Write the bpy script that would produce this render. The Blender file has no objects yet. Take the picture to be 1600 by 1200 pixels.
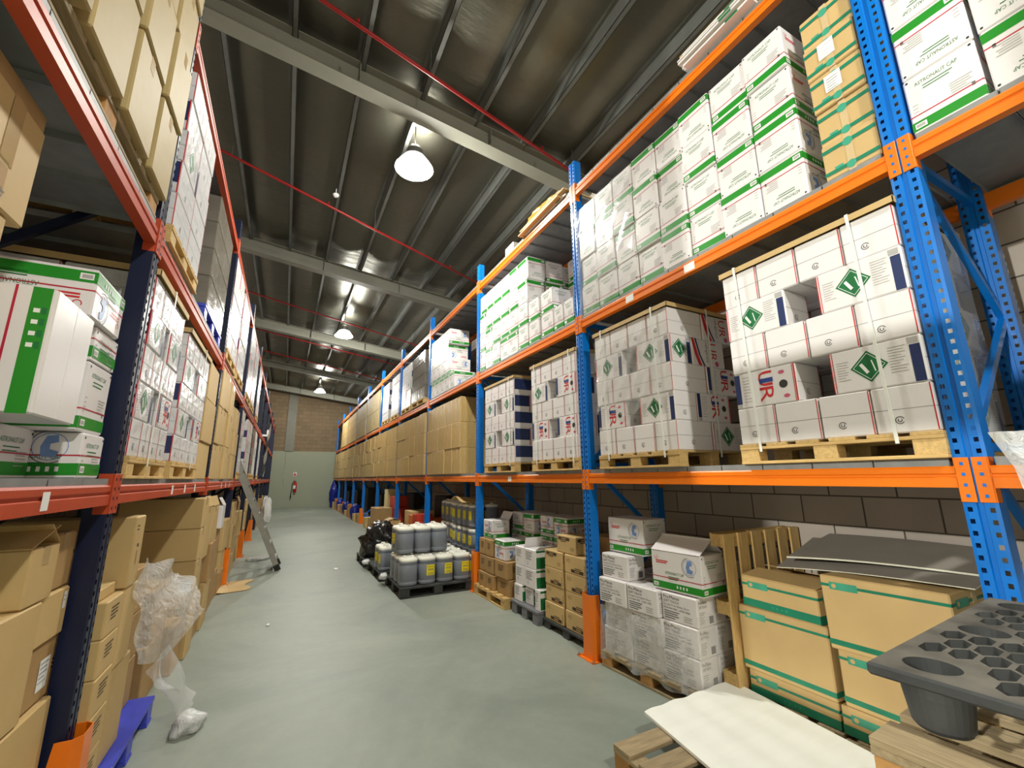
import bpy, math, random
from mathutils import Vector, Matrix
random.seed(7)
C = bpy.context.scene.collection
PI = math.pi
R = math.radians
# ------------------------------------------------------------------ materials
MATS = {}
def srgb(c):
    return tuple(((v/12.92) if v <= 0.04045 else ((v+0.055)/1.055)**2.4) for v in [x/255 for x in c])
def mat(name, rgb, rough=.6, metal=0, noise=.08, nscale=6, bump=0, bscale=40, vary=.0, spec=.4, stretch=None, emit=0, trans=0, alpha=1, coat=0):
    m = bpy.data.materials.new(name); m.use_nodes = True
    nt = m.node_tree; b = nt.nodes['Principled BSDF']; N = nt.nodes.new; L = nt.links.new
    lin = srgb(rgb)
    b.inputs['Roughness'].default_value = rough; b.inputs['Metallic'].default_value = metal
    b.inputs['Specular IOR Level'].default_value = spec
    if coat: b.inputs['Coat Weight'].default_value = coat; b.inputs['Coat Roughness'].default_value = .12
    tc = N('ShaderNodeTexCoord')
    src = tc.outputs['Object']
    if stretch:
        mp = N('ShaderNodeMapping'); mp.inputs['Scale'].default_value = stretch; L(src, mp.inputs['Vector']); src = mp.outputs[0]
    if noise or vary:
        nz = N('ShaderNodeTexNoise'); nz.inputs['Scale'].default_value = nscale; nz.inputs['Detail'].default_value = 4
        L(src, nz.inputs['Vector'])
        mr = N('ShaderNodeMapRange'); mr.inputs['From Min'].default_value = .3; mr.inputs['From Max'].default_value = .7
        mr.inputs['To Min'].default_value = 1-noise; mr.inputs['To Max'].default_value = 1+noise
        L(nz.outputs['Fac'], mr.inputs['Value'])
        v = mr.outputs[0]
        if vary:
            oi = N('ShaderNodeObjectInfo'); m2 = N('ShaderNodeMapRange'); m2.inputs['To Min'].default_value = 1-vary; m2.inputs['To Max'].default_value = 1+vary
            L(oi.outputs['Random'], m2.inputs['Value'])
            mm = N('ShaderNodeMath'); mm.operation = 'MULTIPLY'; L(v, mm.inputs[0]); L(m2.outputs[0], mm.inputs[1]); v = mm.outputs[0]
        vm = N('ShaderNodeVectorMath'); vm.operation = 'SCALE'; vm.inputs[0].default_value = lin; L(v, vm.inputs['Scale'])
        L(vm.outputs[0], b.inputs['Base Color'])
    else:
        b.inputs['Base Color'].default_value = (*lin, 1)
    if bump:
        n2 = N('ShaderNodeTexNoise'); n2.inputs['Scale'].default_value = bscale; n2.inputs['Detail'].default_value = 3; L(src, n2.inputs['Vector'])
        bp = N('ShaderNodeBump'); bp.inputs['Strength'].default_value = bump; bp.inputs['Distance'].default_value = .02
        L(n2.outputs['Fac'], bp.inputs['Height']); L(bp.outputs[0], b.inputs['Normal'])
    if emit:
        b.inputs['Emission Color'].default_value = (1, .98, .93, 1); b.inputs['Emission Strength'].default_value = emit
    if trans: b.inputs['Transmission Weight'].default_value = trans
    if alpha < 1: b.inputs['Alpha'].default_value = alpha
    MATS[name] = m
    return m
mat('tan', (200, 170, 116), .62, noise=.06, nscale=3, bump=.12, bscale=5, vary=.07)
mat('tanwrap', (194, 164, 108), .34, noise=.1, nscale=4, bump=.35, bscale=3, vary=.06, stretch=(6, 6, 1.2))
mat('tanfilm', (178, 158, 112), .6, spec=.2, noise=.06, nscale=3, bump=.35, bscale=4, vary=.05)
mat('kraft', (172, 138, 90), .7, noise=.08, nscale=5, bump=.1, bscale=8, vary=.05)
mat('inside', (150, 118, 78), .8)
mat('tape', (186, 158, 112), .2, noise=.03)
mat('tapeclear', (206, 182, 140), .15, noise=.03)
mat('white', (232, 228, 228), .35, noise=.02, nscale=3, bump=.08, bscale=4, vary=.02)
mat('whitefilm', (222, 222, 224), .3, spec=.3, noise=.06, nscale=5, bump=.6, bscale=11, vary=.03)
mat('greywrap', (120, 114, 104), .2, noise=.12, nscale=4, bump=.5, bscale=5, stretch=(1, 1, 2))
mat('green', (36, 140, 40), .4, noise=.04)
mat('dgreen', (24, 112, 62), .4, noise=.05)
mat('teal', (36, 128, 98), .3, noise=.1, nscale=9)
mat('tealtape', (70, 160, 132), .25, noise=.12, nscale=9)
mat('red', (188, 36, 62), .4, noise=.03)
mat('urred', (206, 44, 50), .4, noise=.03)
mat('urblue', (40, 66, 140), .4, noise=.03)
mat('navy', (38, 52, 96), .35, noise=.05)
mat('pinkred', (206, 96, 128), .4, noise=.03)
mat('ink', (42, 40, 40), .55, noise=.1)
mat('greyink', (176, 174, 172), .5, noise=.05)
mat('midink', (110, 110, 110), .5, noise=.05)
mat('brownink', (70, 54, 34), .6, noise=.15, nscale=20)
mat('greenink', (40, 118, 66), .5, noise=.05)
mat('logoblue', (118, 150, 206), .4, noise=.15, nscale=14)
mat('paper', (240, 240, 238), .5, noise=.03)
mat('wood', (206, 172, 112), .7, noise=.16, nscale=5, bump=.15, bscale=14, vary=.1, stretch=(1.2, 9, 9))
mat('woody', (206, 172, 112), .7, noise=.16, nscale=5, bump=.15, bscale=14, vary=.1, stretch=(9, 1.2, 9))
mat('oldwood', (158, 140, 108), .8, noise=.22, nscale=5, bump=.2, bscale=14, vary=.1, stretch=(1.2, 9, 9))
mat('oldwoody', (158, 140, 108), .8, noise=.22, nscale=5, bump=.2, bscale=14, vary=.1, stretch=(9, 1.2, 9))
mat('block', (176, 132, 78), .85, noise=.14, nscale=14, bump=.2, bscale=30, vary=.08)
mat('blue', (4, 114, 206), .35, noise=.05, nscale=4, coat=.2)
mat('shadedblue', (15, 24, 54), .4, noise=.06, nscale=4)  # rack blue with the left posts' shade put into the colour
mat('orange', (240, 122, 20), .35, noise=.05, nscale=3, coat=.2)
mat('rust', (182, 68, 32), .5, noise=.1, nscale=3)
mat('zinc', (140, 142, 142), .6, .3, noise=.1, nscale=12)
mat('steel', (178, 178, 176), .35, .9, noise=.08, nscale=12)
mat('alu', (146, 146, 138), .45, .3, noise=.08, nscale=9)
mat('bplastic', (58, 60, 60), .6, noise=.55, nscale=4, bump=.1, bscale=30)
mat('dustyplastic', (92, 90, 83), .75, noise=.55, nscale=6, bump=.1, bscale=30)
mat('gplastic', (112, 114, 118), .55, noise=.1, nscale=7)
mat('bluplastic', (62, 74, 196), .4, noise=.08, nscale=7)
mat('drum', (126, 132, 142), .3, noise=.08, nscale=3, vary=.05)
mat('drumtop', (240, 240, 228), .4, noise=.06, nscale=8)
mat('yellow', (244, 226, 24), .5, noise=.04)
mat('blackbag', (26, 26, 27), .25, noise=.2, nscale=8, bump=.6, bscale=12)
mat('greysheet', (150, 144, 134), .75, noise=.06, nscale=4, bump=.05, bscale=6)
mat('sheetedge', (226, 226, 206), .5)
mat('foam', (250, 252, 244), .6, noise=.025, nscale=2, stretch=(1, 7, 1))
mat('extred', (200, 24, 28), .3)
mat('pipe', (150, 24, 24), .4, noise=.1)
mat('strap', (236, 238, 232), .3, noise=.05)
mat('rafter', (128, 128, 116), .55, noise=.06, nscale=3)
mat('purlin', (104, 106, 102), .5, .3, noise=.1, nscale=5)
mat('rubber', (30, 30, 30), .7)
mat('bluetarp', (24, 38, 128), .4, noise=.2, nscale=9, bump=.5, bscale=9)
mat('clutter', (56, 50, 48), .7, noise=.3, nscale=9, bump=.4, bscale=9)
mat('redbox', (190, 60, 40), .5, noise=.12, nscale=6)
mat('orangebox', (216, 112, 40), .5, noise=.1, nscale=6)
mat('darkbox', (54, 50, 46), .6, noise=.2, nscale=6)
mat('cream', (214, 200, 150), .6, noise=.05)
mat('yellowbag', (176, 140, 40), .3, noise=.2, nscale=8, bump=.4, bscale=10)
mat('dome', (236, 240, 230), .3, emit=.6)
mat('lampdisc', (255, 255, 250), .4, noise=0, emit=26)
def film_mat(name, op, rgb=(235, 238, 238), bump=.7, bscale=14, rough=.12):
    m = bpy.data.materials.new(name); m.use_nodes = True; nt = m.node_tree; N = nt.nodes.new; L = nt.links.new
    for n in list(nt.nodes): nt.nodes.remove(n)
    out = N('ShaderNodeOutputMaterial'); mx = N('ShaderNodeMixShader'); tr = N('ShaderNodeBsdfTransparent')
    pr = N('ShaderNodeBsdfPrincipled'); pr.inputs['Base Color'].default_value = (*srgb(rgb), 1); pr.inputs['Roughness'].default_value = rough
    pr.inputs['Specular IOR Level'].default_value = .8
    tc = N('ShaderNodeTexCoord'); nz = N('ShaderNodeTexNoise'); nz.inputs['Scale'].default_value = bscale; nz.inputs['Detail'].default_value = 5; nz.inputs['Distortion'].default_value = 1.5
    L(tc.outputs['Object'], nz.inputs['Vector']); bp = N('ShaderNodeBump'); bp.inputs['Strength'].default_value = bump; bp.inputs['Distance'].default_value = .03
    L(nz.outputs['Fac'], bp.inputs['Height']); L(bp.outputs[0], pr.inputs['Normal'])
    lw = N('ShaderNodeLayerWeight'); lw.inputs['Blend'].default_value = .35; L(bp.outputs[0], lw.inputs['Normal'])
    mr = N('ShaderNodeMapRange'); mr.inputs['To Min'].default_value = op; mr.inputs['To Max'].default_value = min(1, op+.55); L(lw.outputs['Facing'], mr.inputs['Value'])
    L(mr.outputs[0], mx.inputs[0]); L(tr.outputs[0], mx.inputs[1]); L(pr.outputs[0], mx.inputs[2]); L(mx.outputs[0], out.inputs['Surface'])
    MATS[name] = m
film_mat('film', .05, bump=.3, bscale=5, rough=.08)
film_mat('haze', .2, bump=.5, bscale=9)
film_mat('bagfilm', .22, bump=1.0, bscale=12, rough=.05)
film_mat('whitebag', .62, bump=.9, bscale=9, rough=.2)
# ------------------------------------------------------------------ mesh builder
TXT = {}
def text_mesh(s):
    if s not in TXT:
        cu = bpy.data.curves.new('t', 'FONT'); cu.body = s; cu.size = 1; cu.resolution_u = 2
        o = bpy.data.objects.new('t', cu); C.objects.link(o)
        dg = bpy.context.evaluated_depsgraph_get(); me = o.evaluated_get(dg).to_mesh()
        vs = [(v.co.x, v.co.y) for v in me.vertices]; fs = [tuple(p.vertices) for p in me.polygons]
        o.evaluated_get(dg).to_mesh_clear(); bpy.data.objects.remove(o); bpy.data.curves.remove(cu)
        xs = [v[0] for v in vs] or [0]
        TXT[s] = (vs, fs, min(xs), max(xs))
    return TXT[s]
class MB:
    def __init__(s): s.v = []; s.f = []; s.m = []; s.mats = []; s.smooth = False
    def mi(s, m):
        if m not in s.mats: s.mats.append(m)
        return s.mats.index(m)
    def face(s, pts, m):
        i = len(s.v); s.v += [tuple(p) for p in pts]; s.f.append(tuple(range(i, i+len(pts)))); s.m.append(s.mi(m)); return s
    def poly(s, vs, fs, m):
        i = len(s.v); s.v += [tuple(p) for p in vs]; k = s.mi(m)
        for f in fs: s.f.append(tuple(i+a for a in f)); s.m.append(k)
        return s
    def box(s, x0, x1, y0, y1, z0, z1, m, b=0, M=None):
        if b <= 0:
            vs = [(x, y, z) for x in (x0, x1) for y in (y0, y1) for z in (z0, z1)]
            fs = [(0, 1, 3, 2), (4, 6, 7, 5), (0, 4, 5, 1), (2, 3, 7, 6), (0, 2, 6, 4), (1, 5, 7, 3)]
        else:
            vs = []; idx = {}
            for i, x in enumerate((x0, x1)):
                for j, y in enumerate((y0, y1)):
                    for k, z in enumerate((z0, z1)):
                        sx, sy, sz = (b, -b)[i], (b, -b)[j], (b, -b)[k]
                        for a, p in enumerate(((x, y+sy, z+sz), (x+sx, y, z+sz), (x+sx, y+sy, z))):
                            idx[i, j, k, a] = len(vs); vs.append(p)
            g = lambda i, j, k, a: idx[i, j, k, a]
            fs = []
            for i in (0, 1): fs.append([g(i, 0, 0, 0), g(i, 1, 0, 0), g(i, 1, 1, 0), g(i, 0, 1, 0)])
            for j in (0, 1): fs.append([g(0, j, 0, 1), g(1, j, 0, 1), g(1, j, 1, 1), g(0, j, 1, 1)])
            for k in (0, 1): fs.append([g(0, 0, k, 2), g(1, 0, k, 2), g(1, 1, k, 2), g(0, 1, k, 2)])
            for i in (0, 1):
                for j in (0, 1): fs.append([g(i, j, 0, 0), g(i, j, 1, 0), g(i, j, 1, 1), g(i, j, 0, 1)])
                for k in (0, 1): fs.append([g(i, 0, k, 0), g(i, 1, k, 0), g(i, 1, k, 2), g(i, 0, k, 2)])
            for j in (0, 1):
                for k in (0, 1): fs.append([g(0, j, k, 1), g(1, j, k, 1), g(1, j, k, 2), g(0, j, k, 2)])
            for i in (0, 1):
                for j in (0, 1):
                    for k in (0, 1): fs.append([g(i, j, k, 0), g(i, j, k, 1), g(i, j, k, 2)])
            c = Vector(((x0+x1)/2, (y0+y1)/2, (z0+z1)/2)); out = []
            for f in fs:
                p = [Vector(vs[a]) for a in f]; n = (p[1]-p[0]).cross(p[2]-p[0])
                out.append(f if n.dot(p[0]-c) > 0 else f[::-1])
            fs = out
        if M is not None: vs = [tuple(M @ Vector(p)) for p in vs]
        return s.poly(vs, fs, m)
    def prism(s, pts, y0, y1, m, axis='y'):
        n = len(pts); f = (lambda p, t: (p[0], t, p[1])) if axis == 'y' else ((lambda p, t: (t, p[0], p[1])) if axis == 'x' else (lambda p, t: (p[0], p[1], t)))
        vs = [f(p, y0) for p in pts]+[f(p, y1) for p in pts]
        fs = [tuple(range(n))[::-1], tuple(range(n, 2*n))]+[(i, (i+1) % n, n+(i+1) % n, n+i) for i in range(n)]
        return s.poly(vs, fs, m)
    def lathe(s, prof, m, c=(0, 0, 0), n=24, sq=0, capt=True, capb=True):
        vs = []
        for (r, z) in prof:
            for k in range(n):
                a = 2*PI*k/n; q = 1
                if sq: q = 1/((abs(math.cos(a))**sq+abs(math.sin(a))**sq)**(1/sq))
                vs.append((c[0]+r*q*math.cos(a), c[1]+r*q*math.sin(a), c[2]+z))
        fs = [(i*n+k, i*n+(k+1) % n, (i+1)*n+(k+1) % n, (i+1)*n+k) for i in range(len(prof)-1) for k in range(n)]
        if capb: fs.append(tuple(range(n))[::-1])
        if capt: fs.append(tuple(range((len(prof)-1)*n, len(prof)*n)))
        return s.poly(vs, fs, m)
    def tube(s, pts, r, m, n=8):
        pts = [Vector(p) for p in pts]; vs = []
        for i, p in enumerate(pts):
            d = (pts[min(i+1, len(pts)-1)]-pts[max(i-1, 0)]).normalized()
            u = d.cross(Vector((0, 0, 1)));
            if u.length < 1e-3: u = d.cross(Vector((1, 0, 0)))
            u.normalize(); w = d.cross(u)
            rr = r[i] if isinstance(r, (list, tuple)) else r
            for k in range(n):
                a = 2*PI*k/n; vs.append(tuple(p+u*rr*math.cos(a)+w*rr*math.sin(a)))
        fs = [(i*n+k, i*n+(k+1) % n, (i+1)*n+(k+1) % n, (i+1)*n+k) for i in range(len(pts)-1) for k in range(n)]
        fs += [tuple(range(n))[::-1], tuple(range((len(pts)-1)*n, len(pts)*n))]
        return s.poly(vs, fs, m)
    def bar(s, a, b, w, h, m):
        a = Vector(a); b = Vector(b); d = b-a; l = d.length; d.normalize()
        u = d.cross(Vector((0, 0, 1)));
        if u.length < 1e-3: u = Vector((1, 0, 0))
        u.normalize(); v = u.cross(d)
        M = Matrix(((u.x, d.x, v.x, a.x), (u.y, d.y, v.y, a.y), (u.z, d.z, v.z, a.z), (0, 0, 0, 1)))
        return s.box(-w/2, w/2, 0, l, -h/2, h/2, m, M=M)
    def mesh(s, name):
        me = bpy.data.meshes.new(name); me.from_pydata(s.v, [], s.f)
        for m in s.mats: me.materials.append(MATS[m])
        me.polygons.foreach_set('material_index', s.m)
        if s.smooth: me.polygons.foreach_set('use_smooth', [True]*len(s.f))
        me.update(); return me
    def obj(s, name, parent=None, loc=(0, 0, 0), rot=(0, 0, 0)):
        return place(name, s.mesh(name), parent, loc, rot)
def place(name, me, parent=None, loc=(0, 0, 0), rot=(0, 0, 0)):
    o = bpy.data.objects.new(name, me); C.objects.link(o); o.location = loc; o.rotation_euler = rot
    if parent is not None: o.parent = parent
    return o
def empty(name, loc=(0, 0, 0), rot=(0, 0, 0)):
    o = bpy.data.objects.new(name, None); C.objects.link(o); o.location = loc; o.rotation_euler = rot; o.empty_display_size = .1
    return o
LABELS = []
def tag(o, label, cat, group=None):
    n = len(label.split())
    if not 4 <= n <= 16: print('LABEL LEN', n, label)
    o['label'] = label; o['category'] = cat
    if group: o['group'] = group
    LABELS.append((label, o.name, group)); return o
def struct(o): o['kind'] = 'structure'; return o
_O = 'first second third fourth fifth sixth seventh eighth ninth tenth eleventh twelfth thirteenth fourteenth fifteenth sixteenth seventeenth eighteenth nineteenth'.split()
_T = {2: 'twenty', 3: 'thirty', 4: 'forty', 5: 'fifty', 6: 'sixty', 7: 'seventy'}
def nth(i):
    i += 1
    if i < 20: return _O[i-1]
    if i % 10 == 0: return _T[i//10][:-1]+'ieth'
    return _T[i//10]+'-'+_O[i % 10-1]
ROWN = {1: ['only'], 2: ['bottom', 'top'], 3: ['bottom', 'middle', 'top'], 4: ['bottom', 'second', 'third', 'top'], 5: ['bottom', 'second', 'third', 'fourth', 'top'], 6: ['bottom', 'second', 'third', 'fourth', 'fifth', 'top'], 7: ['bottom', 'second', 'third', 'fourth', 'fifth', 'sixth', 'top']}
# ------------------------------------------------------------------ printing on faces
class Fr:
    def __init__(s, mb, face, w, d, h, flip=False, e=.0009):
        X, Y, Z = Vector((1, 0, 0)), Vector((0, 1, 0)), Vector((0, 0, 1))
        o, u, v, n, U, V = {'L': (Vector((-w/2, d/2, 0)), -Y, Z, -X, d, h), 'R': (Vector((w/2, -d/2, 0)), Y, Z, X, d, h),
                            'F': (Vector((-w/2, -d/2, 0)), X, Z, -Y, w, h), 'B': (Vector((w/2, d/2, 0)), -X, Z, Y, w, h), 'T': (Vector((-w/2, -d/2, h)), X, Y, Z, w, d)}[face]
        if flip: o = o+u*U+v*V; u = -u; v = -v
        s.mb, s.o, s.u, s.v, s.n, s.U, s.V, s.e = mb, o, u, v, n, U, V, e
    def p(s, a, b, k=1): return s.o+s.u*a+s.v*b+s.n*s.e*k
    def rect(s, a0, a1, b0, b1, m, k=1): s.mb.face([s.p(a0, b0, k), s.p(a1, b0, k), s.p(a1, b1, k), s.p(a0, b1, k)], m)
    def shape(s, pts, m, k=1): s.mb.face([s.p(a, b, k) for a, b in pts], m)
    def ring(s, a, b, r0, r1, m, t0=0, t1=360, k=1, n=16):
        for i in range(n):
            q0, q1 = R(t0+(t1-t0)*i/n), R(t0+(t1-t0)*(i+1)/n)
            s.shape([(a+r0*math.cos(q0), b+r0*math.sin(q0)), (a+r1*math.cos(q0), b+r1*math.sin(q0)), (a+r1*math.cos(q1), b+r1*math.sin(q1)), (a+r0*math.cos(q1), b+r0*math.sin(q1))], m, k)
    def disc(s, a, b, r, m, k=1, n=14, ry=None):
        ry = ry or r
        s.shape([(a+r*math.cos(2*PI*i/n), b+ry*math.sin(2*PI*i/n)) for i in range(n)], m, k)
    def text(s, t, a, b, size, m, rot=0, width=None, align=0, k=1):
        vs, fs, x0, x1 = text_mesh(t); sx = size
        if width: sx = width/max(x1-x0, .01)
        c, q = math.cos(R(rot)), math.sin(R(rot)); pts = []
        for (x, y) in vs:
            x = (x-x0-(x1-x0)*align)*sx; y = y*size
            pts.append(s.p(a+x*c-y*q, b+x*q+y*c, k))
        s.mb.poly(pts, fs, m)
    def lines(s, a0, a1, b, n, step, m, hgt=.006, rnd=None):
        for i in range(n):
            f = 1-(rnd or [0, .12, .05, .3, .1, .2, .4])[i % 7]
            s.rect(a0, a0+(a1-a0)*f, b-i*step, b-i*step+hgt, m)
# ------------------------------------------------------------------ cartons
CACHE = {}
def base_box(w, d, h, m, b=.006):
    mb = MB(); mb.box(-w/2, w/2, -d/2, d/2, 0, h, m, b); return mb
def p_cap(mb, w, d, h, flip, detail=2, faces='LF', band='z'):
    # white carton: green band and red line near its foot, green lettering at the other end
    for f in faces:
        fr = Fr(mb, f, w, d, h, flip); U, V = fr.U, fr.V
        fr.rect(.0, U, .014, .064, 'green'); fr.rect(0, U, .094, .1, 'red')
        if detail < 1: continue
        fr.rect(.012, .012+.045, .024, .052, 'paper', 2)
        if detail >= 2:
            fr.rect(.016, .05, .03, .046, 'greyink', 3)
        long = U > .3
        if long:
            fr.text('ASTRONAUT CAP', U*.28, V*.42, .03, 'greenink', width=.17)
            fr.lines(U*.34, U*.34+.1, V*.42-.02, 2, .016, 'greenink')
            fr.ring(U-.1, V*.68, .066, .07, 'midink', 100, 300); fr.ring(U-.1, V*.68, .055, .058, 'logoblue', 0, 360)
            fr.shape([(U-.115, V*.68+.045), (U-.08, V*.68+.05), (U-.075, V*.68+.02), (U-.1, V*.68+.012), (U-.1, V*.68-.01), (U-.07, V*.68-.02), (U-.08, V*.68-.045), (U-.125, V*.68-.04), (U-.13, V*.68)], 'logoblue', 2)
            fr.ring(.05, V-.05, .012, .016, 'urred', 150, 420)
            fr.lines(.045, .16, V-.08, 2, .014, 'urred', .008)
            for i in range(4): fr.rect(U*.5+i*.028, U*.5+i*.028+.012, .03, .05, 'paper', 2)
        else:
            fr.text('ASTRONAUT CAP', U*.16, V-.062, .028, 'greenink', width=U*.6)
            fr.lines(U*.26, U*.26+U*.42, V-.082, 2, .015, 'greenink', .005)
            fr.disc(.016, V-.02, .006, 'ink'); fr.disc(U-.016, V-.02, .006, 'ink')
            fr.lines(U-.11, U-.03, V*.5, 5, .013, 'greyink', .005)
            fr.rect(U-.04, U-.028, V*.5-.07, V*.5-.05, 'midink')
            fr.lines(.018, .04, V*.48, 4, .02, 'greyink', .004)
def p_glove(mb, w, d, h, flip, detail=2, faces='LF', band='z'):
    for f in faces:
        fr = Fr(mb, f, w, d, h, flip); U, V = fr.U, fr.V; s = V/.205
        fr.text('Pro-Manus', .02, V-.042*s, .036*s, 'ink', width=U*.46)
        fr.text('SOFT TOUCH', .02, V-.07*s, .026*s, 'ink', width=U*.44)
        if U > .25:
            fr.text('Powder-Free Nitrile Glove', .02, V-.094*s, .022*s, 'midink', width=U*.72)
            fr.text('POWDER FREE - LATEX FREE', .02, V-.118*s, .018*s, 'ink', width=U*.74)
            fr.lines(.02, U*.5, V-.138*s, 4, .016*s, 'midink', .007)
            fr.lines(U*.62, U*.85, V-.15*s, 3, .016*s, 'greyink', .006)
        else:
            fr.lines(.02, U*.4, V*.5, 6, .014, 'greyink', .006); fr.rect(U*.62, U*.86, .02, .07, 'midink')
def p_ref(mb, w, d, h, flip, kind, faces='LF', detail=2, hand=1):
    # white refrigerant carton: plain sealed end / hazard diamond side / UR lettered side
    for f in faces:
        fr = Fr(mb, f, w, d, h, flip); U, V = fr.U, fr.V
        k = kind if isinstance(kind, str) else kind.get(f, 'plain')
        if k == 'plain':
            fr.rect(0, U, V*.5-.001, V*.5+.001, 'midink')
            fr.rect(U-.006, U-.001, .004, V-.004, 'urred')
            if detail:
                fr.ring(U*.42, V*.27, .0155, .019, 'ink', 20, 330); fr.ring(U*.42, V*.27, .006, .0095, 'ink', 120, 400)
        elif k == 'diamond':
            r = V*.36; a, b = U*.44, V*.52
            fr.shape([(a-r, b), (a, b-r), (a+r, b), (a, b+r)], 'dgreen', 1)
            if detail:
                q = r*.86
                for s0, s1 in (((-q, 0), (0, -q)), ((0, -q), (q, 0)), ((q, 0), (0, q)), ((0, q), (-q, 0))):
                    fr.shape([(a+s0[0], b+s0[1]), (a+s1[0], b+s1[1]), (a+s1[0]*.95, b+s1[1]*.95), (a+s0[0]*.95, b+s0[1]*.95)], 'paper', 2)
                fr.shape([(a-.042, b+.014), (a-.028, b+.022), (a+.0, b-.03), (a-.014, b-.038)], 'paper', 2)
                fr.shape([(a+.012, b+.03), (a+.018, b+.03), (a+.03, b-.03), (a+.024, b-.03)], 'paper', 2)
                fr.lines(.03, U*.22, V*.7, 8, .014, 'greyink', .004); fr.lines(U*.66, U*.84, V*.82, 10, .014, 'greyink', .004)
            fr.rect(U-.05, U-.008, .004, V-.045, 'navy'); fr.rect(U-.055, U-.012, V-.04, V-.008, 'greyink')
            fr.rect(.002, .006, .004, V-.004, 'urred'); fr.rect(.012, .016, .004, V-.004, 'urred')
        elif k == 'ur':
            # the two letters are turned a quarter turn clockwise: U above, R below
            a = U*.42
            fr.text('U', a, V*.93, .13, 'urred', rot=-90, width=V*.4); fr.text('R', a, V*.5, .13, 'urred', rot=-90, width=V*.4)
            fr.rect(a+.004, a+.092, V*.62, V*.74, 'urblue', 2)
            fr.disc(U*.8, V*.5, .026, 'darkbox', 1)
            fr.disc(U*.79, V*.82, .019, 'pinkred', 1, ry=.012); fr.disc(U*.83, V*.18, .019, 'pinkred', 1, ry=.012)
            fr.rect(U-.012, U-.004, .003, V-.003, 'urred'); fr.rect(U-.02, U-.016, .003, V-.003, 'urred')
            fr.rect(.004, .042, .03, V-.006, 'navy'); fr.rect(.006, .04, .004, .026, 'greyink')
            fr.lines(.06, U*.3, V*.85, 9, .02, 'greyink', .004)
        elif k == 'swoosh':
            fr.shape([(0, V), (.03, V), (.07, V*.4), (.11, 0), (.07, 0), (.03, V*.4)], 'urred')
            fr.shape([(.04, V), (.06, V), (.1, V*.4), (.15, 0), (.13, 0), (.08, V*.4)], 'navy')
            fr.text('UR', U*.55, V*.9, .12, 'urred', rot=-90, width=V*.66)
            fr.disc(U*.74, V*.14, .024, 'pinkred')
            fr.text('refrigerant', U*.42, V*.9, .045, 'midink', rot=-90, width=V*.75)
        elif k == 'end':
            fr.rect(.01, U-.01, V*.3, V-.01, 'navy'); fr.rect(U-.012, U-.004, 0, V, 'urred')
def p_brown(mb, w, d, h, flip, detail=2, faces='LF', band='z'):
    for f in faces:
        fr = Fr(mb, f, w, d, h, flip); U, V = fr.U, fr.V
        fr.rect(U*.1, U*.68, V-.05, V-.018, 'brownink'); fr.rect(U*.28, U*.5, V-.042, V-.026, 'kraft', 2)
        fr.rect(U*.2, U*.5, V-.066, V-.058, 'brownink')
        fr.ring(U*.76, V*.3, .014, .018, 'brownink', 0, 360, n=10); fr.rect(U*.85, U*.87, V*.2, V*.4, 'brownink')
        for i in range(5): fr.rect(U*.035, U*.065, V*.4+i*.018, V*.4+i*.018+.01, 'brownink')
def p_text(mb, w, d, h, flip, detail=2, faces='LF', band='z'):
    for f in faces:
        fr = Fr(mb, f, w, d, h, flip); U, V = fr.U, fr.V
        fr.lines(U*.3, U*.75, V*.72, 4, V*.1, 'brownink', V*.045)
def p_arrow(mb, w, d, h, flip, detail=2, faces='LF', band='z'):
    for f in faces:
        fr = Fr(mb, f, w, d, h, flip); U, V = fr.U, fr.V
        fr.rect(U*.42, U*.56, V*.55, V*.6, 'brownink'); fr.rect(U*.46, U*.5, V*.3, V*.5, 'brownink'); fr.lines(U*.15, U*.4, V*.85, 2, .02, 'brownink', .008)
def p_green(mb, w, d, h, flip, detail=2, faces='LF', band='z'):
    # brown carton with printed green bands, a badge on the upper one
    for f in faces:
        fr = Fr(mb, f, w, d, h, flip); U, V = fr.U, fr.V
        fr.rect(0, U, V-.062, V-.046, 'teal'); fr.rect(.05, .05+min(.15, U*.35), V-.076, V-.034, 'tealtape', 2); fr.disc(.076, V-.055, .013, 'tan', 3)
        fr.lines(.1, .05+min(.14, U*.33), V-.052, 2, .01, 'greenink', .003)
        b = .05 if V < .3 else .03
        fr.rect(0, U, .026 if V > .3 else .004, (.026 if V > .3 else .004)+b, 'teal')
        if V < .3:
            for i in range(4): fr.disc(U*.42+i*.032, .03, .006, 'tealtape', 2)
def p_white(mb, w, d, h, flip, detail=2, faces='LF', band='z'):
    for f in faces:
        fr = Fr(mb, f, w, d, h, flip); U, V = fr.U, fr.V
        if f == 'F':
            fr.rect(.01, U*.55, .012, V*.62, 'dgreen'); fr.rect(.01, U*.55, V*.86, V-.008, 'dgreen')
        else:
            fr.lines(U*.12, U*.7, V*.8, 5, .02, 'midink', .008); fr.ring(U*.3, V*.25, .014, .02, 'greyink', 0, 360)
PRINT = dict(cap=(p_cap, 'white'), glove=(p_glove, 'white'), brown=(p_brown, 'tan'), text=(p_text, 'tan'), arrow=(p_arrow, 'tan'), green=(p_green, 'tan'), white=(p_white, 'white'))
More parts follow.
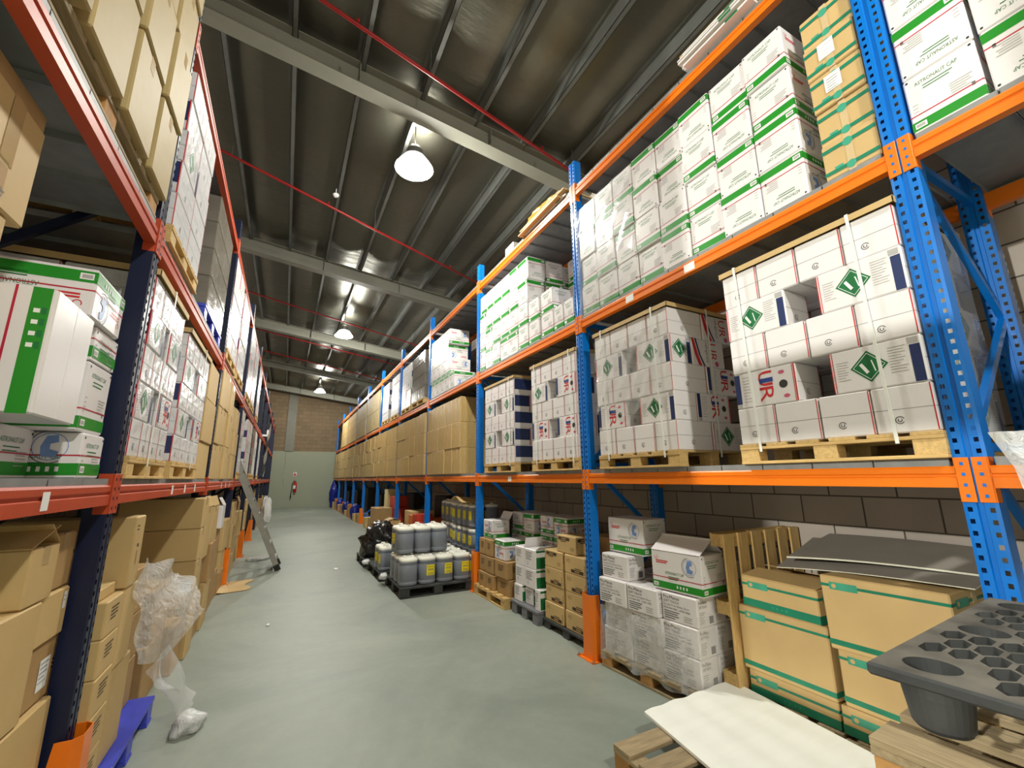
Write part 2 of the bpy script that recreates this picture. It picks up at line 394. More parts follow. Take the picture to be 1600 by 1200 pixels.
def carton(name, x0, x1, y0, y1, z0, z1, style, label, cat='carton', group=None, flip=False, faces='LF', detail=2, tape=None, base=None, jit=.5, gap=.003, kind=None, yaw=0, flaps=None, sticker=None, tilt=(0, 0)):
    w, d, h = x1-x0-2*gap, y1-y0-2*gap, z1-z0-.001
    key = (style, round(w, 2), round(d, 2), round(h, 2), flip, faces, detail, base, str(kind), tape, flaps, sticker)
    if key not in CACHE:
        bm = base or (PRINT[style][1] if style in PRINT else 'white' if style == 'ref' else style)
        mb = base_box(w, d, h, bm, .007 if min(w, d, h) > .15 else .003)
        if style in PRINT: PRINT[style][0](mb, w, d, h, flip, detail, faces)
        if style == 'ref': pass
        if kind is not None: p_ref(mb, w, d, h, flip, kind, faces, detail)
        parts = []
        if tape:
            t = MB(); k = .0013; hw = .026
            tm = tape if tape in MATS else 'tape'
            if w >= d: t.box(-w/2-k, w/2+k, -hw, hw, h-.0005, h+k, tm); t.box(-w/2-k, -w/2+.0005, -hw, hw, h-.07, h+k, tm); t.box(w/2-.0005, w/2+k, -hw, hw, h-.07, h+k, tm)
            else: t.box(-hw, hw, -d/2-k, d/2+k, h-.0005, h+k, tm); t.box(-hw, hw, -d/2-k, -d/2+.0005, h-.07, h+k, tm); t.box(-hw, hw, d/2-.0005, d/2+k, h-.07, h+k, tm)
            parts.append(('tape', t.mesh('tape')))
        if sticker:
            f, a, b, sw, sh = sticker; t = MB(); fr = Fr(t, f, w, d, h); fr.e = .002
            fr.rect(a*fr.U, a*fr.U+sw, b*fr.V, b*fr.V+sh, 'paper'); fr.lines(a*fr.U+.008, a*fr.U+sw-.008, b*fr.V+sh-.02, max(2, int(sh/.02)-1), .018, 'midink', .005)
            for v in list(t.v): pass
            parts.append(('label_sticker', t.mesh('label_sticker')))
        if flaps:
            for (f, ang, ln) in flaps:
                t = MB(); a = R(ang)
                U = d if f in 'LR' else w
                # hinged on the top edge of face f; angle 0 = lying shut, 180 = hanging outside
                c = {'L': (-w/2, 1, 0), 'R': (w/2, -1, 0), 'F': (-d/2, 0, 1), 'B': (d/2, 0, -1)}[f]
                dx, dz = math.cos(a)*ln, math.sin(a)*ln; nx, nz = -math.sin(a)*.004, math.cos(a)*.004
                sg = 1 if f in 'LF' else -1
                P = []
                for (q, s_) in ((0, 0), (1, 0), (1, 1), (0, 1)):
                    px = c[0]+sg*(dx*q+nx*s_); pz = h+dz*q+nz*s_
                    for e in (-U/2+.004, U/2-.004): P.append((px, e, pz) if f in 'LR' else (e, px, pz))
                t.poly(P, [(0, 2, 3, 1), (4, 5, 7, 6), (0, 1, 7, 6)[::-1], (2, 4, 5, 3), (0, 6, 4, 2), (1, 3, 5, 7)], bm if bm != 'white' else 'white')
                parts.append(('flap', t.mesh('flap')))
        CACHE[key] = (mb.mesh(name), parts)
    me, parts = CACHE[key]
    o = place(name, me, None, ((x0+x1)/2, (y0+y1)/2, z0), (R(tilt[0]), R(tilt[1]), R(yaw+random.uniform(-jit, jit))))
    for pn, pm in parts: place(pn, pm, o)
    return tag(o, label, cat, group)
# ------------------------------------------------------------------ pallets
def wood_pallet(x0, y0, w, d, z, label, group=None, old=False, h=.144, far=False, run='x', rot=None, loc=None):
    # w along x, d along y.  run='x': top boards run along y
    key = ('wp', round(w, 2), round(d, 2), old, run, round(h, 3))
    wm, wmy = ('oldwood', 'oldwoody') if old else ('wood', 'woody')
    if key not in CACHE:
        s = h/.144; parts = []
        bt = .02*s; bh = h-3*bt; n = 6
        A, B = (w, d) if run == 'x' else (d, w)   # A: axis across the top boards, B: along them
        def bx(a0, a1, b0, b1, z0, z1, m):
            mb = MB()
            if run == 'x': mb.box(a0, a1, b0, b1, z0, z1, m, .002)
            else: mb.box(b0, b1, a0, a1, z0, z1, m, .002)
            return mb
        ma, mbb = (wm, wmy) if run == 'x' else (wmy, wm)    # grain along x / along y
        bw = A/n*.72
        for i in range(n):
            c = bw/2+(A-bw)*i/(n-1); parts.append(('deck_board', bx(c-bw/2, c+bw/2, 0, B, h-bt, h, mbb).mesh('deck_board')))
        for j in range(3):
            c = .05+(B-.1)*j/2
            parts.append(('stringer_board', bx(0, A, c-.05, c+.05, h-2*bt, h-bt, ma).mesh('stringer_board')))
            for i in range(3):
                e = .06+(A-.12)*i/2; parts.append(('block', bx(e-.06, e+.06, c-.045, c+.045, bt, bt+bh, 'block' if old else wm).mesh('block')))
            parts.append(('bottom_board', bx(0, A, c-.05, c+.05, 0, bt, ma).mesh('bottom_board')))
        CACHE[key] = parts
    r = empty('wooden_pallet', loc or (x0, y0, z), rot or (0, 0, 0))
    for pn, pm in CACHE[key]: place(pn, pm, r)
    return tag(r, label, 'pallet', group)
def plastic_pallet(x0, y0, w, d, z, label, m, group=None, h=.15):
    r = empty('plastic_pallet', (x0, y0, z))
    mb = MB(); t = .03
    mb.box(0, w, 0, d, h-t, h, m, .004)
    for i in range(1, 8): mb.box(w*i/8-.004, w*i/8+.004, .01, d-.01, h-t-.015, h-t, m)
    mb.obj('deck', r)
    for i in range(3):
        for j in range(3):
            cx, cy = .07+(w-.14)*i/2, .07+(d-.14)*j/2; f = MB(); f.box(cx-.065, cx+.065, cy-.065, cy+.065, .02, h-t, m, .006); f.obj('foot', r)
    for j in range(3):
        cy = .07+(d-.14)*j/2; f = MB(); f.box(.0, w, cy-.06, cy+.06, 0, .02, m, .004); f.obj('runner', r)
    return tag(r, label, 'pallet', group)
# ------------------------------------------------------------------ the building
def nodes_mat(name):
    m = bpy.data.materials.new(name); m.use_nodes = True; MATS[name] = m
    return m, m.node_tree, m.node_tree.nodes['Principled BSDF'], m.node_tree.nodes.new, m.node_tree.links.new
def block_mat(name, c1, c2, mortar, split=None, low=None, axis='x'):
    m, nt, b, N, L = nodes_mat(name)
    tc = N('ShaderNodeTexCoord'); sp = N('ShaderNodeSeparateXYZ'); L(tc.outputs['Object'], sp.inputs[0])
    cb = N('ShaderNodeCombineXYZ'); L(sp.outputs['Y' if axis == 'x' else 'X'], cb.inputs['X']); zo = N('ShaderNodeMath'); zo.operation = 'SUBTRACT'; zo.inputs[1].default_value = .099; L(sp.outputs['Z'], zo.inputs[0]); L(zo.outputs[0], cb.inputs['Y'])
    br = N('ShaderNodeTexBrick'); br.inputs['Scale'].default_value = 1; br.inputs['Brick Width'].default_value = .45; br.inputs['Row Height'].default_value = .227
    br.inputs['Mortar Size'].default_value = .006; br.inputs['Mortar Smooth'].default_value = .2; br.inputs['Bias'].default_value = 0
    br.inputs['Color1'].default_value = (*srgb(c1), 1); br.inputs['Color2'].default_value = (*srgb(c2), 1); br.inputs['Mortar'].default_value = (*srgb(mortar), 1)
    L(cb.outputs[0], br.inputs['Vector'])
    nz = N('ShaderNodeTexNoise'); nz.inputs['Scale'].default_value = 3; nz.inputs['Detail'].default_value = 6; L(tc.outputs['Object'], nz.inputs['Vector'])
    mr = N('ShaderNodeMapRange'); mr.inputs['To Min'].default_value = .85; mr.inputs['To Max'].default_value = 1.15; L(nz.outputs['Fac'], mr.inputs[0])
    vm = N('ShaderNodeVectorMath'); vm.operation = 'SCALE'; L(br.outputs['Color'], vm.inputs[0]); L(mr.outputs[0], vm.inputs['Scale'])
    col = vm.outputs[0]; h = br.outputs['Fac']
    if low:
        gt = N('ShaderNodeMath'); gt.operation = 'GREATER_THAN'; gt.inputs[1].default_value = split; L(sp.outputs['Z'], gt.inputs[0])
        mx = N('ShaderNodeMix'); mx.data_type = 'RGBA'; mx.inputs[6].default_value = (*srgb(low), 1); L(gt.outputs[0], mx.inputs[0]); L(col, mx.inputs[7]); col = mx.outputs[2]
        ml = N('ShaderNodeMath'); ml.operation = 'MULTIPLY'; L(gt.outputs[0], ml.inputs[0]); L(h, ml.inputs[1]); h = ml.outputs[0]
    L(col, b.inputs['Base Color']); b.inputs['Roughness'].default_value = .85
    bp = N('ShaderNodeBump'); bp.invert = True; bp.inputs['Strength'].default_value = .6; bp.inputs['Distance'].default_value = .01; L(h, bp.inputs['Height']); L(bp.outputs[0], b.inputs['Normal'])
block_mat('blockwall', (186, 176, 166), (170, 160, 150), (92, 84, 76))
block_mat('backwall', (142, 122, 96), (130, 112, 88), (106, 92, 70), 3.3, (160, 166, 146), axis='y')
m, nt, b, N, L = nodes_mat('floor')
tc = N('ShaderNodeTexCoord'); n1 = N('ShaderNodeTexNoise'); n1.inputs['Scale'].default_value = .55; n1.inputs['Detail'].default_value = 9; n1.inputs['Roughness'].default_value = .65; n1.inputs['Distortion'].default_value = .6
L(tc.outputs['Object'], n1.inputs['Vector']); cr = N('ShaderNodeValToRGB'); cr.color_ramp.elements[0].position = .32; cr.color_ramp.elements[1].position = .72
cr.color_ramp.elements[0].color = (*srgb((124, 134, 124)), 1); cr.color_ramp.elements[1].color = (*srgb((162, 168, 156)), 1); L(n1.outputs['Fac'], cr.inputs[0])
n3 = N('ShaderNodeTexNoise'); n3.inputs['Scale'].default_value = 7; n3.inputs['Detail'].default_value = 8; n3.inputs['Roughness'].default_value = .7; L(tc.outputs['Object'], n3.inputs['Vector'])
mr = N('ShaderNodeMapRange'); mr.inputs['To Min'].default_value = .88; mr.inputs['To Max'].default_value = 1.1; L(n3.outputs['Fac'], mr.inputs[0])
vm = N('ShaderNodeVectorMath'); vm.operation = 'SCALE'; L(cr.outputs[0], vm.inputs[0]); L(mr.outputs[0], vm.inputs['Scale']); L(vm.outputs[0], b.inputs['Base Color'])
r2_ = N('ShaderNodeMapRange'); r2_.inputs['To Min'].default_value = .38; r2_.inputs['To Max'].default_value = .62; L(n1.outputs['Fac'], r2_.inputs[0]); L(r2_.outputs[0], b.inputs['Roughness'])
m, nt, b, N, L = nodes_mat('foil')
b.inputs['Metallic'].default_value = .75; b.inputs['Base Color'].default_value = (*srgb((106, 104, 92)), 1); b.inputs['Roughness'].default_value = .4
tc = N('ShaderNodeTexCoord'); mp = N('ShaderNodeMapping'); mp.inputs['Scale'].default_value = (1.1, 3.2, 1); L(tc.outputs['Object'], mp.inputs[0])
nz = N('ShaderNodeTexNoise'); nz.inputs['Scale'].default_value = 1.3; nz.inputs['Detail'].default_value = 5; L(mp.outputs[0], nz.inputs['Vector'])
bp = N('ShaderNodeBump'); bp.inputs['Strength'].default_value = .35; bp.inputs['Distance'].default_value = .05; L(nz.outputs['Fac'], bp.inputs['Height']); L(bp.outputs[0], b.inputs['Normal'])
WX0, WX1, WY0, WY1 = -2.15, 3.95, -6.0, 29.3
RZ = lambda x: 7.0-.12*x
HX = -15.0
mb = MB(); mb.box(HX-.2, WX1+.2, WY0-.2, WY1+.2, -.1, 0, 'floor'); struct(mb.obj('floor'))
mb = MB(); mb.box(WX1, WX1+.2, WY0, WY1, 0, 7.2, 'blockwall'); struct(mb.obj('wall_right'))
mb = MB(); mb.box(WX0-.2, WX0, 1.25, WY1, 0, 7.4, 'blockwall'); struct(mb.obj('wall_left'))
mb = MB(); mb.box(HX-.2, WX0-.2, 1.25, 1.45, 0, 9, 'blockwall'); struct(mb.obj('wall_side'))
mb = MB(); mb.box(HX-.2, HX, WY0-.2, 1.45, 0, 9, 'blockwall'); struct(mb.obj('wall_hall'))
mb = MB(); mb.box(WX0-.2, WX1+.2, WY1, WY1+.2, 0, 7.6, 'backwall'); struct(mb.obj('wall_back'))
mb = MB(); mb.box(HX-.2, WX1+.2, WY0-.2, WY0, 0, 9, 'backwall'); struct(mb.obj('wall_front'))
# insulated roof: foil quilts sagging a little between the purlins
PX = [-1.95+.785*k for k in range(8)]
mb = MB(); mb.smooth = True
nx, ny = 56, 130
vs = []
for j in range(ny+1):
    y = WY0+(WY1-WY0)*j/ny
    for i in range(nx+1):
        x = WX0-.1+(WX1-WX0+.2)*i/nx
        t = ((x+1.95) % .785)/.785
        vs.append((x, y, RZ(x)-.045*math.sin(PI*t)+.003*math.sin(y*2.1+i)))
mb.poly(vs, [(j*(nx+1)+i, j*(nx+1)+i+1, (j+1)*(nx+1)+i+1, (j+1)*(nx+1)+i) for j in range(ny) for i in range(nx)], 'foil')
struct(mb.obj('ceiling'))
mb = MB(); mb.box(WX0-.3, WX1+.3, WY0-.2, WY1+.2, 7.75, 7.8, 'purlin'); struct(mb.obj('roof'))
mb = MB(); mb.poly([(HX-.2, WY0-.2, 8.6), (WX0-.09, WY0-.2, 7.26), (WX0-.09, 1.5, 7.26), (HX-.2, 1.5, 8.6), (HX-.2, WY0-.2, 8.7), (WX0-.09, WY0-.2, 7.36), (WX0-.09, 1.5, 7.36), (HX-.2, 1.5, 8.7)], [(0, 3, 2, 1), (4, 5, 6, 7), (0, 1, 5, 4), (2, 3, 7, 6), (1, 2, 6, 5), (3, 0, 4, 7)], 'foil'); struct(mb.obj('ceiling_hall'))
for k, x in enumerate(PX):
    mb = MB(); z = RZ(x); mb.box(x-.003, x+.003, WY0, WY1, z-.2, z, 'purlin'); mb.box(x-.06, x+.003, WY0, WY1, z-.006, z, 'purlin'); mb.box(x-.003, x+.06, WY0, WY1, z-.2, z-.194, 'purlin'); mb.box(x+.055, x+.06, WY0, WY1, z-.2, z-.175, 'purlin')
    o = mb.obj('roof_purlin'); struct(o)
for y in (-.75, 4.9, 10.5, 16.1, 21.7, 27.3):
    mb = MB(); za, zb = 6.51-.123*WX0, 6.51-.123*WX1
    def slab(y0, y1, d0, d1): mb.poly([(WX0, y0, za+d0), (WX1, y0, zb+d0), (WX1, y1, zb+d0), (WX0, y1, za+d0), (WX0, y0, za+d1), (WX1, y0, zb+d1), (WX1, y1, zb+d1), (WX0, y1, za+d1)], [(0, 3, 2, 1), (4, 5, 6, 7), (0, 1, 5, 4), (2, 3, 7, 6), (1, 2, 6, 5), (3, 0, 4, 7)], 'rafter')
    slab(y-.11, y+.11, 0, .014); slab(y-.005, y+.005, .014, .3); slab(y-.11, y+.11, .3, .312)
    for x in (.4, 2.2):
        z = 6.51-.123*x; mb.box(x-.005, x+.005, y-.1, y+.1, z+.014, z+.3, 'rafter')
    struct(mb.obj('roof_beam'))
mb = MB(); mb.box(-.15, .33, WY1-.06, WY1, 3.3, 7.0, 'rafter'); struct(mb.obj('column'))
mb = MB(); mb.poly([(WX0, WY1-.12, 7.05), (WX1, WY1-.12, 6.32), (WX1, WY1, 6.32), (WX0, WY1, 7.05), (WX0, WY1-.12, 7.3), (WX1, WY1-.12, 6.6), (WX1, WY1, 6.6), (WX0, WY1, 7.3)], [(0, 3, 2, 1), (4, 5, 6, 7), (0, 1, 5, 4), (2, 3, 7, 6), (1, 2, 6, 5), (3, 0, 4, 7)], 'purlin'); struct(mb.obj('trim_1'))
# sprinkler pipes with upright heads
for k, (y0, y1, w) in enumerate(((4.0, 4.66, 'passing before the nearest roof beam'), (7.5, 8.75, 'crossing beyond the brightest lamp'), (13.3, 14.2, 'crossing above the second lamp'), (16.6, 17.2, 'running close to the third roof beam'), (19.4, 20.2, 'crossing far down between the two end lamps'))):
    r = empty('sprinkler_pipe', (0, y0, 6.3)); s = (y1-y0)/4.2
    f = lambda x: (x, (x+.6)*s, .27-.115*x)
    mb = MB(); mb.smooth = True; mb.tube([f(WX0), f(WX1)], .021, 'pipe', 10); mb.obj('pipe_run', r)
    for x in (.28, 2.9):
        q = f(x); h = MB(); h.tube([q, (q[0], q[1], q[2]+.07)], .009, 'pipe', 6); h.lathe([(.018, .07), (.018, .078)], 'pipe', q, 8); h.obj('sprinkler_head', r)
    for x in (-1.2, 1.15, 3.5):
        q = f(x); h = MB(); h.tube([q, (q[0], q[1], RZ(q[0])-6.3)], .005, 'steel', 5); h.obj('hanger_rod', r)
    tag(r, f'red sprinkler pipe under the roof, {w}', 'pipe', 'sprinkler pipes under the roof')
r = empty('smoke_detector', (.377, 7.55, 6.62)); mb = MB(); mb.lathe([(.03, 0), (.05, .02), (.055, .04), (.05, .05)], 'paper', n=14); mb.obj('housing', r)
mb = MB(); mb.tube([(0, 0, .05), (0, 0, .17)], .008, 'paper', 6); mb.obj('mount', r); tag(r, 'small white smoke detector hanging under a roof purlin', 'detector')
# high-bay lamps
def lamp(x, y, z, w, energy):
    r = empty('high_bay_lamp', (x, y, z))
    mb = MB(); mb.smooth = True; mb.lathe([(.275, 0), (.27, .012), (.24, .07), (.17, .17), (.11, .2)], 'dome', n=32, capb=False, capt=False); mb.obj('reflector', r)
    mb = MB(); mb.lathe([(.0, .035), (.2, .035)], 'lampdisc', n=24, capb=False, capt=False); mb.obj('bulb', r)
    mb = MB(); mb.lathe([(.115, .2), (.12, .3), (.09, .36), (.05, .38)], 'steel', n=20); mb.obj('driver_housing', r)
    mb = MB(); mb.tube([(0, 0, .38), (0, 0, RZ(x)-z)], .008, 'rubber', 6); mb.obj('hanging_rod', r)
    tag(r, w, 'lamp', 'high bay lamps')
    for nm, dz, fr in (('lamp_light', -.03, 1.0),):
        l = bpy.data.lights.new(nm, 'POINT'); l.energy = energy*fr; l.shadow_soft_size = .14; l.color = (1, .99, .905)
        o = bpy.data.objects.new(nm, l); C.objects.link(o); o.location = (x, y, z+dz)
    # light that leaves upward through the translucent reflector
    l = bpy.data.lights.new('lamp_uplight', 'SPOT'); l.energy = energy*.16; l.spot_size = R(160); l.spot_blend = .6; l.shadow_soft_size = .1; l.color = (1, .99, .905)
    o = bpy.data.objects.new('lamp_uplight', l); C.objects.link(o); o.location = (x, y, z+.42); o.rotation_euler = (PI, 0, 0)
LE = 520
lamp(1.3, 5.56, 6.1, 'bright hanging high bay lamp, the nearest one in view', LE*.78)
lamp(1.29, 14.1, 6.1, 'hanging high bay lamp, the middle one along the aisle', LE*.8)
lamp(1.26, 24.3, 6.1, 'hanging high bay lamp before the far end wall', LE*.75)
lamp(1.3, -2.6, 6.1, 'hanging high bay lamp over the near end of the aisle', LE*1.05)
lamp(-9.0, -.62, 4.75, 'high bay lamp hanging in the adjoining hall', LE*5.6)
# ------------------------------------------------------------------ pallet racking
XR, XL = 2.68, -.74
UY = [.783+2.8*i for i in range(-1, 11)]
VY = [2.852+2.91*i for i in range(-1, 10)]
def post_mesh(m, H, side):
    # folded sheet post, two rows of slots in the front sheet; front faces -x
    mb = MB(); P = .05; n = int(H/P)
    ys = [-.055, -.043, -.027, -.012, -.008, .008, .012, .027, .043, .055]; xs = [.004, 0, 0, 0, .009, .009, 0, 0, 0, .004]
    idx = []
    for k in range(n*3+1):
        z = (k//3)*P+(0, .016, .036)[k % 3]
        for x, y in zip(xs, ys): mb.v.append((x, y, z))
    q = mb.mi(m); c = len(ys)
    for k in range(n*3):
        for i in range(c-1):
            if k % 3 == 1 and i in (1, 7): continue
            a = k*c+i; mb.f.append((a, a+c, a+c+1, a+1)); mb.m.append(q)
    for s in (-1, 1):
        mb.box(.004, .09, s*.055-.0012, s*.055+.0012, 0, n*P, m); mb.box(.088, .0905, s*.055-(.018 if s > 0 else 0), s*.055+(.018 if s < 0 else 0), 0, n*P, m)
    return mb.mesh('post')
PM = {}
def frame(x, y, side, H, m, label, group, deep=1.0):
    r = empty('rack_frame', (x, y, 0), (0, 0, 0 if side == 'R' else PI))
    k = (m, H)
    if k not in PM: PM[k] = post_mesh(m, H, side)
    place('front_post', PM[k], r); place('rear_post', PM[k], r, (deep-.1, 0, 0))
    z = .25; up = True; i = 0
    while z+.75 < H:
        kb = ('brace', m, up, deep)
        if kb not in PM:
            b = MB(); b.bar((.06, 0, 0 if up else .75), (deep-.06, 0, .75 if up else 0), .03, .04, m); PM[kb] = b.mesh('brace')
        place('diagonal_brace', PM[kb], r, (0, 0, z)); z += .75; up = not up
        if i % 2 == 0:
            kh = ('strut', m, deep)
            if kh not in PM: b = MB(); b.bar((.06, 0, 0), (deep-.06, 0, 0), .03, .04, m); PM[kh] = b.mesh('strut')
            place('horizontal_strut', PM[kh], r, (0, 0, z-.75))
        i += 1
    if 'foot' not in PM: b = MB(); b.box(-.02, .12, -.07, .07, 0, .006, 'zinc'); PM['foot'] = b.mesh('foot_plate')
    place('foot_plate', PM['foot'], r); place('foot_plate', PM['foot'], r, (deep-.1, 0, 0))
    return tag(r, label, 'rack frame', group)
def guard(x, y, side, label, h=.55):
    r = empty('column_guard', (x, y, 0), (0, 0, 0 if side == 'R' else PI))
    if 'guard' not in PM:
        b = MB(); t = .005
        # plan of the guard: front with splayed corners, two flanks, tapering in depth toward the top
        pl = [(.1, -.095), (-.03, -.095), (-.065, -.06), (-.065, .06), (-.03, .095), (.1, .095)]
        pt = [(.03, -.085), (-.03, -.085), (-.06, -.055), (-.06, .055), (-.03, .085), (.03, .085)]
        vs = [(px, py, 0) for px, py in pl]+[(px, py, h) for px, py in pt]+[(px*(.93 if px < 0 else 1), py*.94, 0) for px, py in pl]+[(px*.93 if px < 0 else px, py*.94, h) for px, py in pt]
        n = 6; fs = []
        for i in range(n-1): fs += [(i, i+1, n+i+1, n+i)[::-1], (2*n+i, 2*n+i+1, 3*n+i+1, 3*n+i), (n+i, n+i+1, 3*n+i+1, 3*n+i)]
        fs += [(0, n, 3*n, 2*n), (n-1, 2*n-1, 4*n-1, 3*n-1)[::-1]]
        b.poly(vs, fs, 'orange'); PM['guard'] = b.mesh('guard_shell')
        b = MB(); b.box(-.1, .1, -.125, -.09, 0, .006, 'orange'); b.box(-.1, .1, .09, .125, 0, .006, 'orange'); b.box(-.1, -.06, -.125, .125, 0, .006, 'orange'); PM['gf'] = b.mesh('floor_flange')
        b = MB(); b.lathe([(.011, 0), (.011, .012), (.006, .013), (.006, .022)], 'steel', n=6); PM['gb'] = b.mesh('anchor_bolt')
    place('guard_shell', PM['guard'], r); ff = place('floor_flange', PM['gf'], r)
    for px, py in ((-.085, -.11), (-.085, .11), (.06, -.108), (.06, .108)): place('anchor_bolt', PM['gb'], ff, (px, py, .005))
    return tag(r, label, 'column guard', 'orange column guards')
def beam(x, y0, y1, zc, zb, zt, side, m, label, group, stick=0, face=True):
    # zc: bottom and top of end plates; zb..zt: the rail
    s = 1 if side == 'R' else -1
    r = empty('rack_beam', (x, (y0+y1)/2, zb)); L = y1-y0-.11; h = zt-zb
    k = ('rail', m, round(L, 2), round(h, 3), s)
    if k not in PM:
        b = MB(); pr = [(0, 0), (0, h*.46), (.007, h*.5), (.007, h*.6), (0, h*.66), (0, h*.9), (.006, h), (.05, h), (.05, 0)]
        b.prism([(px*s, pz) for px, pz in pr], -L/2, L/2, m); PM[k] = b.mesh('rail')
    place('rail', PM[k], r)
    k = ('plate', m, round(zc[1]-zc[0], 3), s)
    if k not in PM:
        H = zc[1]-zc[0]
        for e in (-1, 1):
            b = MB()
            # front leaf on the post face and the leaf that closes the rail
            b.box(-.006*s if s > 0 else 0, 0 if s > 0 else .006, 0 if e > 0 else -.05, .05 if e > 0 else 0, 0, H, m, .0015)
            b.box(0 if s > 0 else -.055, .055 if s > 0 else 0, -.003, .003, 0, H, m)
            for q in range(4):
                zz = H*(.14+.24*q); yy = e*.025
                b.box((-.0075 if s > 0 else .006), (-.006 if s > 0 else .0075), yy-.006, yy+.006, zz-.007, zz+.007, 'shadedblue' if m == 'rust' else 'blue')
            PM[k+(e,)] = b.mesh('end_plate')
        PM[k] = 1
    for e in (-1, 1): place('end_plate', PM[k+(e,)], r, (0, e*(L/2+.001), zc[0]-zb))
    if stick:
        for i in range(stick):
            yy = L/2*(-.5+(i+.5)/stick+.2); b = MB(); xx = -.0015*s; W = .05 if side == 'R' else .025
            b.box(min(xx, 0), max(xx, 0), yy-W, yy+W, h*.12, h*.8, 'paper'); b.obj('shelf_label', r)
    return tag(r, label, 'rack beam', group)
def deck(x0, x1, y0, y1, z0, z1, label):
    n = 9; k = ('deck', round(y1-y0, 2), round(z1-z0, 3), round(x1-x0, 2))
    if k not in PM:
        b = MB(); d = (y1-y0)/n
        for i in range(n):
            a = y0+i*d-(y0+y1)/2; b.box(0, x1-x0, a+.002, a+d-.002, z1-z0-.006, z1-z0, 'zinc'); 
            for xx in (0, x1-x0-.004): b.box(xx, xx+.004, a+.002, a+d-.002, 0, z1-z0-.006, 'zinc')
            for yy in (a+.002, a+d-.005): b.box(0, x1-x0, yy, yy+.003, 0, z1-z0-.006, 'zinc')
        PM[k] = b.mesh('shelf_deck')
    o = place('shelf_deck', PM[k], None, (x0, (y0+y1)/2, z0)); return tag(o, label, 'shelf deck', 'galvanised shelf decks')
SR, SL = 'row along the block wall', 'row beside the ladder'
for i, y in enumerate(UY):
    frame(XR, y, 'R', 5.3, 'blue', f'blue slotted rack frame, {nth(i)} from the near end, {SR}', 'blue frames of the wall row')
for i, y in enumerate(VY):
    frame(XL, y, 'L', 4.75, 'shadedblue', f'shade-darkened blue slotted rack frame, {nth(i)} from the near end, {SL}', 'dark blue frames of the ladder row')
for i, w in ((1, 'hidden behind the pallet stack and brown cartons'), (2, 'between the brown boxes and the glove cartons'), (3, 'between the grey drums and the wooden carton pallet'), (7, 'at the fifth frame past the drums'), (8, 'at the sixth frame past the drums'), (9, 'at the seventh frame past the drums'), (10, 'at the frame nearest the end wall')):
    guard(XR, UY[i], 'R', f'orange steel column guard {w}' + (f', {SR}' if i > 6 else ''))
for j, w in ((1, 'beside the blue pallet and tall brown boxes'), (3, 'beside the flat cardboard on the floor'), (4, 'behind the leaning ladder'), (5, 'far along behind the ladder shadow')):
    guard(XL, VY[j], 'L', f'orange steel column guard {w}')
LEVR = [('lower', (1.507, 1.70), 1.568, 1.663, 1.70), ('middle', (3.136, 3.333), 3.19, 3.285, 3.315), ('upper', (4.72, 4.95), 4.79, 4.885, 4.92)]
LEVL = [('lower', (1.482, 1.672), 1.525, 1.62, 1.648), ('middle', (2.86, 3.06), 2.905, 3.0, 3.035), ('upper', (4.3, 4.5), 4.34, 4.43, 4.46)]
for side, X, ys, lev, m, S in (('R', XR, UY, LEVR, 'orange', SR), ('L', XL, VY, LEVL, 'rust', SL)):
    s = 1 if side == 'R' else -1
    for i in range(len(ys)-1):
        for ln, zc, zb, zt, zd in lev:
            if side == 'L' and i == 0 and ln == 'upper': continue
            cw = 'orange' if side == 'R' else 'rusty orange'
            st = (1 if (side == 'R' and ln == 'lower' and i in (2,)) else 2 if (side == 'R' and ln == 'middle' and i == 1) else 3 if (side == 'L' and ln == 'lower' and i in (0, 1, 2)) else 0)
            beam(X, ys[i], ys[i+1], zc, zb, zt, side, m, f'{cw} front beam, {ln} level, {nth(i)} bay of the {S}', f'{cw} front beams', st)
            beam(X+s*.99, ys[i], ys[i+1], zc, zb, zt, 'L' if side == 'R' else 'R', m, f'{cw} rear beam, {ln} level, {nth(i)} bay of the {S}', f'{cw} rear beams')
            a, bb = sorted((X+s*.012, X+s*.985))
            deck(a, bb, ys[i]+.07, ys[i+1]-.07, zt, zd, f'grey steel shelf deck, {ln} level, {nth(i)} bay of the {S}')
# ------------------------------------------------------------------ the end wall
r = empty('fire_extinguisher', (.60, WY1-.09, .9)); mb = MB(); mb.smooth = True
mb.lathe([(.06, 0), (.085, .02), (.085, .5), (.07, .56), (.03, .6)], 'extred', n=20); cy = mb.obj('cylinder', r)
mb = MB(); mb.box(-.086, .02, -.0885, -.085, .2, .4, 'paper'); mb.obj('label_sticker', cy)
mb = MB(); mb.box(-.03, .03, -.02, .02, .6, .65, 'rubber'); mb.bar((-.02, 0, .66), (-.1, 0, .7), .02, .012, 'rubber'); mb.obj('valve_handle', r)
mb = MB(); mb.smooth = True; mb.tube([(0, 0, .62), (-.1, -.02, .62), (-.15, -.02, .5), (-.16, 0, .2), (-.19, 0, -.12)], .018, 'rubber'); hs = mb.obj('hose', r)
mb = MB(); mb.lathe([(.02, 0), (.04, -.22)], 'rubber', (-.19, 0, -.1), 10); mb.obj('horn', hs)
mb = MB(); mb.box(-.05, .05, .05, .088, .35, .4, 'steel'); mb.obj('wall_bracket', r)
tag(r, 'red fire extinguisher with black hose hung on the end wall', 'fire extinguisher')
mb = MB(); mb.box(.45, .63, WY1-.008, WY1-.001, 1.84, 2.06, 'paper'); fr = [(.47, 1.87), (.61, 2.04)]
mb.box(.47, .61, WY1-.01, WY1-.008, 1.86, 1.96, 'extred'); mb.box(.5, .55, WY1-.01, WY1-.008, 1.97, 2.04, 'extred')
tag(mb.obj('extinguisher_sign'), 'small red and white sign on the wall above the extinguisher', 'sign')
